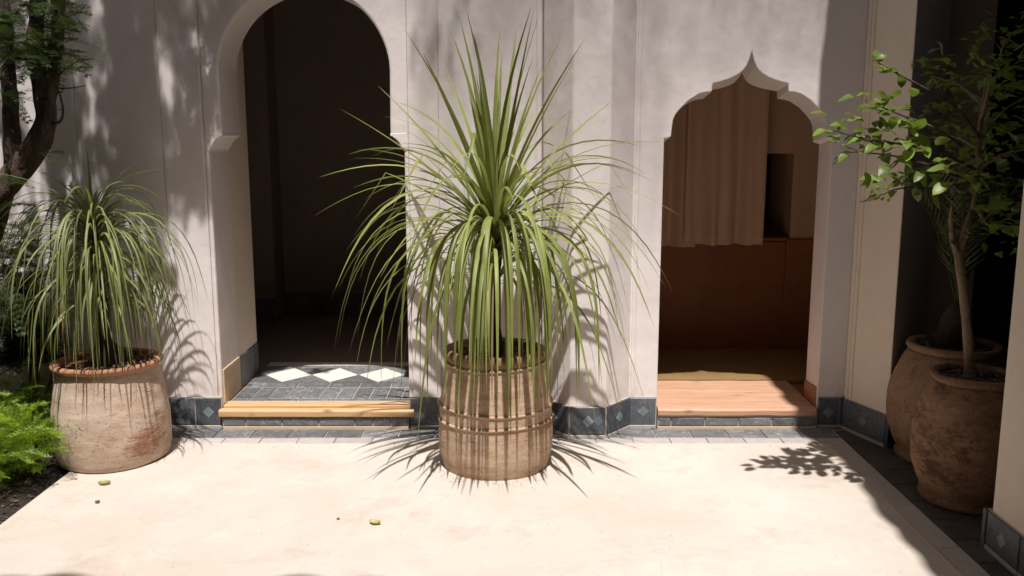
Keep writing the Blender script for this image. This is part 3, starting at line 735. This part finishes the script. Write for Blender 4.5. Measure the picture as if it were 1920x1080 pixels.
for az, e, kl, Lg in ((-.35, 55, .42, .78), (3.3, 50, .45, .8), (.3, 48, .5, .85), (-2.9, 60, .4, .75), (-.9, 58, .38, .7), (-1.9, 62, .5, .8), (-.2, 35, .6, .85), (3.0, 30, .6, .9), (-2.4, 40, .55, .85)):
    add_blade(dp, M['blade'], crown(1.18), az, R(e), R(e - 20), .8, Lg, .03, kink=(kl, R(-55)), ymax=4.9, seg_n=16)
for az, e, Lg in ((3.05, 38, 1.0), (2.6, 40, .9), (-.15, 40, 1.0)):
    add_blade(dp, M['blade'], crown(1.2), az, R(e), R(-35), .55, Lg, .024, ymax=4.9)
for az in (-2.0, 2.9, .2, -1.0, -.4, -2.8, 1.5, -1.6): add_blade(dp, M['dry'], crown(.98), az, R(10), R(-90), .2, U(.55, .8), .016, ymax=4.75)

random.seed(33)
pt_ = root('ponytail_plant', 'fountain of thin arching green leaves in the pale limewashed pot', 'plant', (LP.x, LP.y, .48))
pts, rad = smooth_path([((LP.x + .005, LP.y, .45), .085), ((LP.x, LP.y, .54), .075), ((LP.x - .01, LP.y, .62), .042), ((LP.x - .005, LP.y, .76), .030), ((LP.x - .01, LP.y, .95), .028), ((LP.x - .02, LP.y, 1.16), .020)], 5)
part('trunk', tube(pts, rad, 12, wob=.2), M['stem'], pt_, smooth=True)
def crown2(z): return Vector((LP.x - .02 + U(-.008, .008), LP.y + U(-.008, .008), z))
for k in range(292):
    az = k * GA + U(-.4, .4)
    if k < 26: a = (crown2(U(1.14, 1.20)), az, R(U(55, 82)), R(U(-75, 10)), U(.22, .42), U(.36, .60), U(.013, .019))
    elif k < 130: a = (crown2(U(1.02, 1.18)), az, R(U(28, 68)), R(U(-90, -76)), U(.24, .42), U(.62, .95), U(.008, .0135))
    elif k < 225: a = (crown2(U(.86, 1.14)), az, R(U(5, 50)), R(U(-91, -80)), U(.18, .38), U(.55, .86), U(.0075, .0125))
    elif k < 262: a = (crown2(U(.74, .95)), az, R(U(0, 40)), R(U(-91, -78)), U(.16, .36), U(.34, .55), U(.010, .017))
    else: a = (crown2(U(.88, 1.16)), U(-2.7, -.5), R(U(10, 55)), R(U(-91, -84)), U(.14, .26), U(.50, .80), U(.012, .018))
    add_blade(pt_, M['grass'], *a, ymax=4.92, twist=U(-.9, .9), sway=U(-.35, .35), seg_n=14)
for k in range(4): add_blade(pt_, M['dry'], crown2(.95), U(0, 6.28), R(20), R(-90), .2, U(.6, .75), .009, ymax=4.92)

# ------------------------------------------------------------------ leafy tree in the right jar
random.seed(44)
ct = root('leafy_tree', 'slender tan trunked tree with glossy oval leaves in the right jar', 'tree', (RP.x, RP.y, .56))
def branch(name, parent, pts, mat, sub=4, n=8, wob=.15):
    p, r = smooth_path(pts, sub); return part(name, tube(p, r, n, wob=wob), mat, parent, smooth=True), p
Q = lambda u, v, dy=0.0: P(u, v, RP.y + dy)
branch('trunk', ct, [(Q(1818, 715), .026), (Q(1816, 650), .022), (Q(1808, 560), .021), (Q(1800, 495), .021), (Q(1797, 470), .020)], M['bark2'], 5, 12)
branch('trunk_fork', ct, [(Q(1798, 485), .019), (Q(1812, 430), .016), (Q(1828, 380), .014), (Q(1832, 320), .013), (Q(1838, 240), .010), (Q(1850, 150), .007)], M['bark2'], 5, 10)
branch('trunk_fork', ct, [(Q(1800, 490), .017), (Q(1789, 455), .014), (Q(1783, 420, -.02), .011), (Q(1785, 385, -.05), .006)], M['bark2'], 4, 10)
BR = [[(1838,260,0),(1790,200,-0.074),(1720,158,-0.136),(1672,132,-0.149),(1640,112,-0.149)],
      [(1832,300,0),(1770,250,-0.112),(1715,225,-0.174),(1670,208,-0.186),(1640,195,-0.186)],
      [(1832,320,0),(1770,290,-0.136),(1700,272,-0.211),(1630,262,-0.223),(1562,245,-0.223)],
      [(1830,350,0),(1770,320,-0.124),(1710,300,-0.174),(1660,290,-0.174),(1600,285,-0.174)],
      [(1828,370,0),(1770,360,.03),(1715,352,.06),(1680,355,.08),(1655,365,.1)],
      [(1770,290,-.14),(1740,310,-.08),(1715,330,-.02),(1690,345,.02)],
      [(1838,260,0),(1880,210,.05),(1925,180,.1),(1975,150,.1)],
      [(1834,320,0),(1880,290,-.08),(1920,280,-.14),(1970,260,-.2)],
      [(1830,385,0),(1862,392,-.04),(1895,378,-.05),(1930,360,-.05)],
      [(1845,200,0),(1800,160,.1),(1770,150,.16),(1740,140,.2)],
      [(1846,190,0),(1870,140,0),(1880,90,0),(1900,60,0)],
      [(1842,220,0),(1850,180,-.15),(1860,150,-.25),(1880,130,-.3)],
      [(1834,310,0),(1840,300,.15),(1850,280,.28),(1870,260,.35)],
      [(1836,280,0),(1800,260,.14),(1770,250,.22),(1740,240,.28)],
      [(1834,330,0),(1810,330,-.18),(1790,320,-.28),(1770,320,-.34)],
      [(1828,385,0),(1850,420,-.1),(1870,420,-.16),(1890,425,-.2)]]
BP_ = []
for i, b_ in enumerate(BR):
    nb = len(b_); o, p = branch('branch', ct, [(Q(u, v, dy), .0075 * (1 - .75 * k / (nb - 1))) for k, (u, v, dy) in enumerate(b_)], M['bark2'] if i > 5 else M['bark'], 4, 6, .1)
    BP_.append(p)
def oval_leaf(l, w, bend, seed):
    bm = bmesh.new(); rows = []
    for i in range(6):
        q = i / 5; ww = w * math.sin(math.pi * min(1, (q * .94 + .03)) ** .85) ** .8 * .5
        if i in (0, 5): ww = .0012
        z = -bend * q * q * l + .004 * math.sin(q * 7 + seed)
        rows.append([bm.verts.new((l * q, -ww, z + ww * .32)), bm.verts.new((l * q, 0, z)), bm.verts.new((l * q, ww, z + ww * .32))])
    for a, c in zip(rows, rows[1:]):
        for k in range(2): bm.faces.new((a[k], c[k], c[k+1], a[k+1]))
    me = bpy.data.meshes.new('leaf'); bm.to_mesh(me); bm.free()
    me.polygons.foreach_set('use_smooth', [True] * len(me.polygons)); me.materials.append(M['citrus']); return me
LM = [oval_leaf(U(.058, .098), U(.034, .056), U(.05, .4), k) for k in range(6)] + [oval_leaf(U(.045, .06), U(.026, .036), U(0, .25), k + 9) for k in range(3)]
placed = 0
def leaf_spot(p, t, parent, spread):
    rad_ = Vector((U(-1, 1), U(-1, 1), U(-.5, .9))).normalized()
    d = (t * U(.2, .9) + rad_ * .9).normalized(); d.z = d.z * .6 - .05
    up = Vector((U(-.5, .5), U(-.6, .3), 1)).normalized()
    x_ = d.normalized(); y_ = up.cross(x_).normalized(); z_ = x_.cross(y_)
    m3 = Matrix((x_, y_, z_)).transposed()
    pos = p + rad_ * U(0.0, spread)
    return pos, m3
for bi, p in enumerate(BP_):
    cnt = {0: 11, 1: 26, 2: 36, 3: 30, 4: 26, 5: 18}.get(bi, 13)
    for k in range(cnt):
        f = (.36 + .64 * (1 - U(0, 1) ** 1.35)) if bi else (.62 + .38 * U(0, 1)); f = min(f, .995)
        j = f * (len(p) - 1); i0 = int(j); i1 = min(i0 + 1, len(p) - 1); q = p[i0].lerp(p[i1], j - i0); t = (p[i1] - p[max(i1 - 1, 0)]).normalized()
        pos, m3 = leaf_spot(q, t, ct, .012 if bi == 0 else .10)
        o = link('leaf', random.choice(LM if k % 4 == 0 else LM[:6]), ct, pos - ct.location); o.rotation_euler = m3.to_euler(); placed += 1
bm = bmesh.new(); random.seed(46)
for k in range(520):                                                # the shaded mass of smaller foliage at the back of the crown
    p = random.choice(BP_[6:]); q = p[random.randrange(3, len(p))] + Vector((U(-.13, .13), U(-.12, .14), U(-.10, .12)))
    if q.x < 1.80: continue
    pos, m3 = leaf_spot(q, Vector((U(-1, 1), U(-1, 1), .2)).normalized(), ct, .03)
    l = U(.045, .075); w = l * .27
    v_ = [bm.verts.new(pos + m3 @ Vector(c)) for c in ((0, 0, 0), (l * .4, -w, w * .3), (l, 0, -.1 * l), (l * .4, w, w * .3), (l * .45, 0, 0))]
    for f in ((0, 1, 4), (1, 2, 4), (2, 3, 4), (3, 0, 4)): bm.faces.new([v_[i] for i in f])
part('foliage', bm, M['citrus'], ct, kind='stuff')

# ------------------------------------------------------------------ young palm in the back jar
random.seed(55)
pm = root('young_palm', 'small spiky palm with shaggy base in the jar against the pier', 'palm', (BP.x, BP.y, .57))
px0 = Vector((BP.x, BP.y, .55))
part('trunk', tube([px0, px0 + Vector((0, 0, .09)), px0 + Vector((0, 0, .19)), px0 + Vector((-.003, 0, .27))], [.075, .085, .065, .03], 12, wob=.5), M['stem'], pm, smooth=True)
bm = bmesh.new()
for k in range(90):
    a = U(0, 6.28); z = U(.0, .24); r0 = .07 - .15 * max(0, z - .1); p0 = px0 + Vector((math.cos(a) * r0, math.sin(a) * r0, z)); l = U(.03, .09)
    p1 = p0 + Vector((math.cos(a) * l, math.sin(a) * l, U(-.02, .06))); s_ = Vector((-math.sin(a), math.cos(a), 0)) * .004
    v_ = [bm.verts.new(c) for c in (p0 - s_, p0 + s_, p1)]; bm.faces.new(v_)
part('leaf_stubs', bm, M['chip'], pm, kind='stuff')
def frond(base, az, e0, Lg, seed, leaflets=22, ll=.20, droop=.45):
    bm = bmesh.new(); p = Vector(base); n = 16; ds = Lg / n; path = []
    for i in range(n + 1):
        el = e0 - droop * (i / n) ** 2; t = Vector((math.cos(el) * math.cos(az), math.cos(el) * math.sin(az), math.sin(el)))
        path.append((p.copy(), t)); p = p + t * ds
    tube([q for q, _ in path], [.008 * (1 - .85 * i / n) for i in range(n + 1)], 5, bm)
    rng = random.Random(seed)
    for k in range(leaflets):
        f = .22 + .76 * k / leaflets
        q, t = path[min(n, int(f * n))]; q = q + t * (f * n % 1) * ds
        side = t.cross(Vector((0, 0, 1))).normalized(); up = side.cross(t)
        for s in (-1, 1):
            d = (t * .75 + side * s * .75 + up * rng.uniform(.05, .4)).normalized(); l = ll * (1 - .6 * abs(f - .45) * 1.4) * rng.uniform(.85, 1.1)
            w = t * .0075
            v_ = [bm.verts.new(c) for c in (q - w * .5, q + d * l * .45 - w + up * .004, q + d * l, q + d * l * .45 + w)]
            bm.faces.new(v_)
    return bm
for k, (az, e, l) in enumerate(((2.7, 88, .70), (2.2, 82, .74), (3.5, 80, .72), (1.2, 80, .7), (.2, 74, .7), (-1.1, 82, .66), (4.2, 78, .62), (3.0, 74, .66))):
    part('frond', frond(px0 + Vector((0, 0, .25)), az, R(e), l, k), M['palm'], pm)

# ------------------------------------------------------------------ twisted tree at the left edge
random.seed(66)
TY = 4.42
lt = root('feathery_tree', 'twisted rough barked tree with feathery leaves at the left edge', 'tree', (P(-30, 700, TY).x, TY, 0))
T_ = lambda u, v, dy=0.0: P(u, v, TY + dy)
b0 = T_(-60, 700); b0.z = -.05
p_main, r_main = smooth_path([(b0, .095), (T_(-40, 560), .072), (T_(-20, 430), .062), (T_(4, 360), .060), (T_(48, 305), .056), (T_(80, 245), .050), (T_(84, 185), .046)], 6)
part('trunk', tube(p_main, r_main, 14, wob=.55), M['bark'], lt, smooth=True)
LIMBS = [[(T_(84, 200), .042), (T_(72, 130), .038), (T_(66, 60), .035), (T_(80, -30), .034), (T_(110, -140, -.1), .034), (T_(170, -260, -.25), .026)],
         [(T_(84, 215), .036), (T_(100, 140), .032), (T_(108, 60), .029), (T_(116, -40, .05), .027), (T_(160, -160, .02), .026), (T_(260, -300, -.1), .018)],
         [(T_(26, 335, .04), .040), (T_(22, 250, .06), .038), (T_(16, 150, .06), .036), (T_(10, 40, .08), .032), (T_(-10, -120, .05), .026)]]
for l in LIMBS:
    p, r = smooth_path(l, 5); part('limb', tube(p, r, 12, wob=.45), M['bark'], lt, smooth=True)
for l in ([(T_(88, 235), .009), (T_(112, 228, -.05), .007), (T_(118, 205, -.08), .006), (T_(110, 170, -.1), .004)], [(T_(100, 150), .006), (T_(140, 118, -.05), .004), (T_(175, 110, -.08), .002)], [(T_(98, 165), .005), (T_(135, 165, -.04), .003), (T_(160, 160, -.08), .002)]):
    p, r = smooth_path(l, 5); part('twig', tube(p, r, 5), M['bark'], lt, smooth=True)
def spray(bm, base, d, Lg, n, ll, rng):
    """a flat feathery spray: a stem with short side twigs carrying narrow leaflets"""
    d = d.normalized(); side = d.cross(Vector((rng.uniform(-.3, .3), rng.uniform(-.3, .3), 1))).normalized(); nr = side.cross(d)
    e = base + d * Lg + Vector((0, 0, -Lg * .25))
    w = nr * .0012 + side * .0012
    v_ = [bm.verts.new(c) for c in (base - w, base + w, e)]; bm.faces.new(v_)
    for k in range(n):
        f = (k + .5) / n; q = base.lerp(e, f) + Vector((0, 0, .12 * Lg * f * (1 - f)))
        for s in (-1, 1):
            td = (d * .6 + side * s * .9 + nr * rng.uniform(-.25, .25)).normalized(); tl = ll * (1.15 - f * .8)
            for j in range(5):
                g_ = (j + .6) / 5; c = q + td * tl * g_
                for s2 in (-1, 1):
                    ld_ = (td * .7 + td.cross(nr) * s2 + nr * rng.uniform(-.4, .4)).normalized() * ll * .34
                    ww = td * ll * .055
                    bm.faces.new([bm.verts.new(x_) for x_ in (c - ww, c + ww, c + ld_)])
rng = random.Random(5)
bm = bmesh.new()
for (u, v, su, sv, cnt) in ((60, 30, 75, 45, 80), (40, 95, 50, 18, 44), (85, 100, 40, 14, 30), (75, 120, 35, 10, 16), (20, 160, 25, 25, 8), (15, 395, 25, 30, 12), (5, 335, 20, 10, 5), (10, 450, 20, 30, 8), (80, 290, 10, 6, 3), (10, 560, 25, 40, 20)):
    for k in range(cnt):
        b_ = T_(u + rng.uniform(-su, su), v + rng.uniform(-sv, sv), rng.uniform(-.22, .15))
        spray(bm, b_, Vector((rng.uniform(-.6, 1), rng.uniform(-.8, .4), rng.uniform(-.35, .3))), rng.uniform(.09, .18), 8, .045, rng)
part('foliage', bm, M['feather'], lt, kind='stuff')
# a dark shrub filling the corner behind the pale pot
sb0 = P(45, 700, 4.78); sb0.z = -.03
shb = root('shrub', 'dark leafy shrub filling the corner behind the limewashed pot', 'shrub', sb0)
bm = bmesh.new()
for (u, v, su, sv, cnt) in ((25, 470, 35, 40, 60), (30, 560, 45, 45, 110), (60, 640, 50, 40, 130), (10, 650, 40, 40, 90), (100, 660, 20, 20, 40)):
    for k in range(cnt):
        spray(bm, P(u + rng.uniform(-su, su), v + rng.uniform(-sv, sv), 4.78 + rng.uniform(-.12, .10)), Vector((rng.uniform(-1, 1), rng.uniform(-1, .3), rng.uniform(-.2, .8))), rng.uniform(.07, .13), 6, .05, rng)
part('foliage', bm, M['feather'], shb, kind='stuff')
for du, dv in ((20, 560), (70, 590), (-10, 520)):
    e = P(45 + du, dv, 4.78); p, r = smooth_path([(sb0, .014), (sb0.lerp(e, .5) + Vector((.03, 0, 0)), .010), (e, .005)], 5); part('stem', tube(p, r, 6, wob=.3), M['bark2'], shb, smooth=True)
# the crown above the picture: clumps whose shade falls on the left of the wall
bm = bmesh.new(); rng = random.Random(9)
def clump(tu, tv, t, ru, n, plane=4.95, ground=None, flat_=1.0):
    w = P(tu, tv, plane) if ground is None else G(tu, tv, ground)
    c = w - SUN * t; r = ru / FPX * 4.95
    for k in range(n):
        o_ = Vector((rng.gauss(0, .5) * r, rng.gauss(0, .5) * r * flat_, rng.gauss(0, .5) * r))
        spray(bm, c + o_, Vector((rng.uniform(-1, 1), rng.uniform(-1, 1), rng.uniform(-.5, .2))), rng.uniform(.04, .09), 5, .03, rng)
for tu, tv, t, ru, n in ((222, 30, 2.0, 20, 70), (236, 110, 2.0, 18, 70), (250, 200, 2.0, 20, 80), (262, 290, 1.95, 20, 80), (246, 350, 1.9, 16, 50), (272, 120, 2.1, 18, 70), (282, 30, 2.2, 16, 50), (286, 210, 2.1, 14, 40), (292, 330, 2.1, 14, 36),
                         (222, 160, 2.0, 14, 50), (232, 270, 1.95, 14, 44), (320, 30, 2.4, 10, 26), (345, 350, 2.2, 20, 40), (385, 350, 2.3, 12, 20), (316, 300, 2.2, 9, 16), (310, 390, 2.1, 9, 12),
                         (112, 40, 1.6, 20, 70), (108, 150, 1.6, 18, 60), (122, 250, 1.6, 12, 40), (100, 320, 1.6, 16, 36), (172, 60, 2.0, 5, 12), (200, 190, 2.0, 6, 20), (193, 280, 1.9, 6, 16), (150, 160, 1.9, 5, 10), (170, 350, 1.8, 6, 9), (180, 250, 1.9, 4, 7),
                         (140, 400, 1.7, 10, 12), (60, 450, 1.5, 24, 24), (215, 430, 1.8, 14, 18), (412, 10, 2.6, 18, 40), (402, 85, 2.6, 8, 14), (375, 20, 2.5, 8, 14), (372, 255, 2.3, 5, 6), (30, 260, 1.5, 24, 40), (20, 60, 1.6, 30, 50), (295, 430, 2.0, 8, 8),
                         (150, 20, 1.9, 8, 16), (345, 5, 2.5, 8, 10), (335, 60, 2.4, 5, 12), (352, 110, 2.4, 4, 10), (340, 200, 2.3, 4, 10), (362, 170, 2.4, 4, 8), (332, 240, 2.3, 5, 12), (150, 90, 1.9, 6, 14), (158, 300, 1.9, 5, 12), (212, 340, 1.9, 8, 20), (355, 300, 2.2, 8, 16), (398, 200, 2.5, 4, 8), (185, 120, 2.0, 4, 8), (140, 210, 1.8, 8, 18), (250, 60, 2.3, 24, 60), (262, 240, 2.3, 22, 60)):
    clump(tu, tv, t, ru, n, flat_=1.2)
for tu, tv, t, ru, n in ((815, 40, 3.6, 24, 4), (850, 90, 3.6, 20, 3), (880, 20, 3.8, 26, 4), (790, 110, 3.6, 16, 2)): clump(tu, tv, t, ru, n)
for tu, tv, t, ru, n in ((470, 700, 2.6, 34, 70), (530, 688, 2.7, 22, 44), (600, 696, 2.8, 14, 14), (440, 712, 2.6, 22, 36), (560, 684, 2.7, 16, 20)): clump(tu, tv, t, ru, n, ground=.13)
part('crown', bm, M['feather'], lt, kind='stuff')
# unseen layer of fine leaves, added to dim the upper wall
bm = bmesh.new(); rng = random.Random(31)
for k in range(300000):
    x_ = rng.uniform(-3.2, 2.0); y_ = rng.uniform(1.66, 3.6); z_ = 9.0 + rng.gauss(0, .2)
    if rng.random() > min(1, max(0, (y_ - 1.72) / .75)) * (.52 + .08 * N(x_, y_, 0, 1.3)): continue
    if x_ < -1.35 and rng.random() > .25: continue                     # thinner at the left, and open over the two doorways
    if (-1.44 < x_ < -.36 and y_ < 2.34) or (.99 < x_ < 1.92 and y_ < 2.16): continue
    a = rng.uniform(0, 6.28); l = .017; d = Vector((math.cos(a), math.sin(a), rng.uniform(-.5, .3))) * l; w = Vector((-math.sin(a), math.cos(a), 0)) * .0042; c = Vector((x_, y_, z_))
    bm.faces.new([bm.verts.new(q) for q in (c - w, c + w, c + d)])
part('dimming_leaves', bm, M['feather'], lt, kind='stuff')
p, r = smooth_path([(T_(150, -220, -.2), .03), (Vector((-2.0, 4.0, 4.6)), .03), (Vector((-1.2, 3.6, 7.4)), .025), (Vector((.2, 3.3, 8.85)), .018), (Vector((1.6, 3.2, 9.0)), .008)], 6)
part('limb', tube(p, r, 10, wob=.3), M['bark'], lt, smooth=True)  # unseen limb, added to carry the dimming leaf layer

# ------------------------------------------------------------------ fern bed
random.seed(77); rng = random.Random(77)
def fern_frond(seed, Lg):
    r_ = random.Random(seed); bm = bmesh.new(); n = 18; path = []; p = Vector((0, 0, 0)); el = R(r_.uniform(50, 80)); e1 = R(r_.uniform(-40, -5))
    for i in range(n + 1):
        e = el + (e1 - el) * (i / n) ** 1.3; t = Vector((math.cos(e), 0, math.sin(e))); path.append((p.copy(), t)); p = p + t * Lg / n
    tube([q for q, _ in path], [.0022 * (1 - .8 * i / n) for i in range(n + 1)], 3, bm)
    for i in range(4, n + 1):
        q, t = path[i]; f = i / n; up = Vector((-t.z, 0, t.x))
        for s in (-1, 1):
            d = (Vector((0, s, 0)) + t * .75 + up * r_.uniform(-.35, .55)).normalized(); tl = Lg * .30 * (1.15 - f) * r_.uniform(.5, 1.3) + .014
            m = 9
            for j in range(m):
                c = q + d * tl * (j + .5) / m - Vector((0, 0, .15 * tl * ((j + .5) / m) ** 2))
                for s2 in (-1, 1):
                    x_ = (d * .5 + t * s2 * .9 + up * r_.uniform(-.9, 1.1) + Vector((r_.uniform(-.3, .3), r_.uniform(-.3, .3), 0))).normalized() * r_.uniform(.010, .022); w = d * .0011 + up * .0009
                    bm.faces.new([bm.verts.new(v) for v in (c - w, c + w, c + x_)])
    me = bpy.data.meshes.new('frond'); bm.to_mesh(me); bm.free(); me.materials.append(M['fern']); return me
FM = [fern_frond(k, .30) for k in range(6)]
FERN_LABEL = ['bright green feathery fern touching the left side of the limewashed pot', 'feathery fern lowest at the left edge above the dark soil',
              'bushy fern between the tree trunk and the limewashed pot', 'fern at the far left edge below the twisted trunk']
for i, (u, v, y, cnt, sc) in enumerate(((52, 860, 4.26, 40, 1.0), (-25, 905, 4.05, 34, 1.0), (25, 770, 4.62, 34, 1.15), (-60, 820, 4.35, 36, 1.2))):
    b_ = P(u, v, y); b_.z = soil_h(b_.x, b_.y) + .01
    fp = root('fern', FERN_LABEL[i], 'fern', b_, 'ferns in the planting bed')
    for k in range(cnt):
        s = sc * rng.uniform(.75, 1.25)
        o = link('frond', FM[k % 6], fp, (rng.gauss(0, .03), rng.gauss(0, .03), rng.uniform(0, .14)))
        o.rotation_euler = (rng.gauss(0, .15), rng.uniform(-.5, .25), rng.uniform(0, 6.28)); o.scale = (s, s, s)
# litter on the soil
bm = bmesh.new()
for k in range(1000):
    x_, y_ = rng.uniform(-3.2, -2.2), rng.uniform(3.2, 4.5); z = soil_h(x_, y_) + .006; a = rng.uniform(0, 6.28); l = rng.uniform(.006, .022)
    d = Vector((math.cos(a), math.sin(a), rng.gauss(0, .25))) * l; w = Vector((-math.sin(a), math.cos(a), 0)) * l * .35; c = Vector((x_, y_, z))
    bm.faces.new([bm.verts.new(q) for q in (c - d, c - w, c + d, c + w + Vector((0, 0, .004)))])
part('leaf_litter', bm, M['chip'], kind='stuff')
# dry crumbs and grit on the floor, thicker by the wall and the pots
bm = bmesh.new()
def crumb(x_, y_, l):
    a = rng.uniform(0, 6.28); d = Vector((math.cos(a), math.sin(a), rng.uniform(-.2, .3))) * l; w = Vector((-math.sin(a), math.cos(a), 0)) * l * rng.uniform(.3, .7); c = Vector((x_, y_, .0025)); h = Vector((0, 0, l * .4))
    v_ = [bm.verts.new(q) for q in (c - d, c - w, c + d, c + w, c + h)]
    for f in ((0, 1, 4), (1, 2, 4), (2, 3, 4), (3, 0, 4)): bm.faces.new([v_[i] for i in f])
for k in range(150): crumb(rng.uniform(-2.1, 1.7), rng.uniform(2.9, 4.65), rng.uniform(.0015, .0035))
for k in range(220): crumb(rng.uniform(-1.9, 1.75), 4.88 - .28 * rng.random() ** 2.2, rng.uniform(.002, .005))
for k in range(110):
    a = rng.uniform(3.2, 6.2); q = .29 + abs(rng.gauss(0, .05)); crumb(CP.x + q * math.cos(a), CP.y + q * math.sin(a), rng.uniform(.002, .0045))
part('floor_grit', bm, M['chip'], kind='stuff')

# ------------------------------------------------------------------ small things lying on the floor
def curled(l, w, seed):
    bm = bmesh.new(); rows = []
    for i in range(7):
        q = i / 6; ww = w * .5 * math.sin(math.pi * (q * .92 + .04)) ** .8
        rows.append([bm.verts.new((l * (q - .5), ww * k, .004 + .010 * abs(k) ** 2 + .012 * (q - .5) ** 2 + .003 * N(q * 3, k, seed))) for k in (-1, -.5, 0, .5, 1)])
    for a, c in zip(rows, rows[1:]):
        for k in range(4): bm.faces.new((a[k], a[k+1], c[k+1], c[k]))
    return bm
for (u, v, l, w, rz, lab) in ((196, 909, .055, .036, .2, 'fallen yellow green leaf on the floor before the limewashed pot'), (703, 983, .052, .036, -.35, 'curled yellow leaf lying alone in the middle of the floor')):
    c = G(u, v); o = part('fallen_leaf', curled(l, w, u), M['fallen'], smooth=True); o.location = (c.x, c.y, .001); o.rotation_euler = (0, 0, rz); tag(o, lab, 'leaf', 'fallen leaves on the floor')
for (u, v, s, lab) in ((183, 943, .011, 'small dark pebble on the floor below the yellow green leaf'), (634, 974, .007, 'tiny dark pebble on the floor left of the curled leaf')):
    bm = bmesh.new(); bmesh.ops.create_icosphere(bm, subdivisions=2, radius=s)
    for v_ in bm.verts: v_.co *= 1 + .3 * N(*(v_.co * 120)); v_.co.z *= .6
    c = G(u, v); o = part('pebble', bm, M['chip'], smooth=True); o.location = (c.x, c.y, s * .55); tag(o, lab, 'pebble', 'pebbles on the floor')
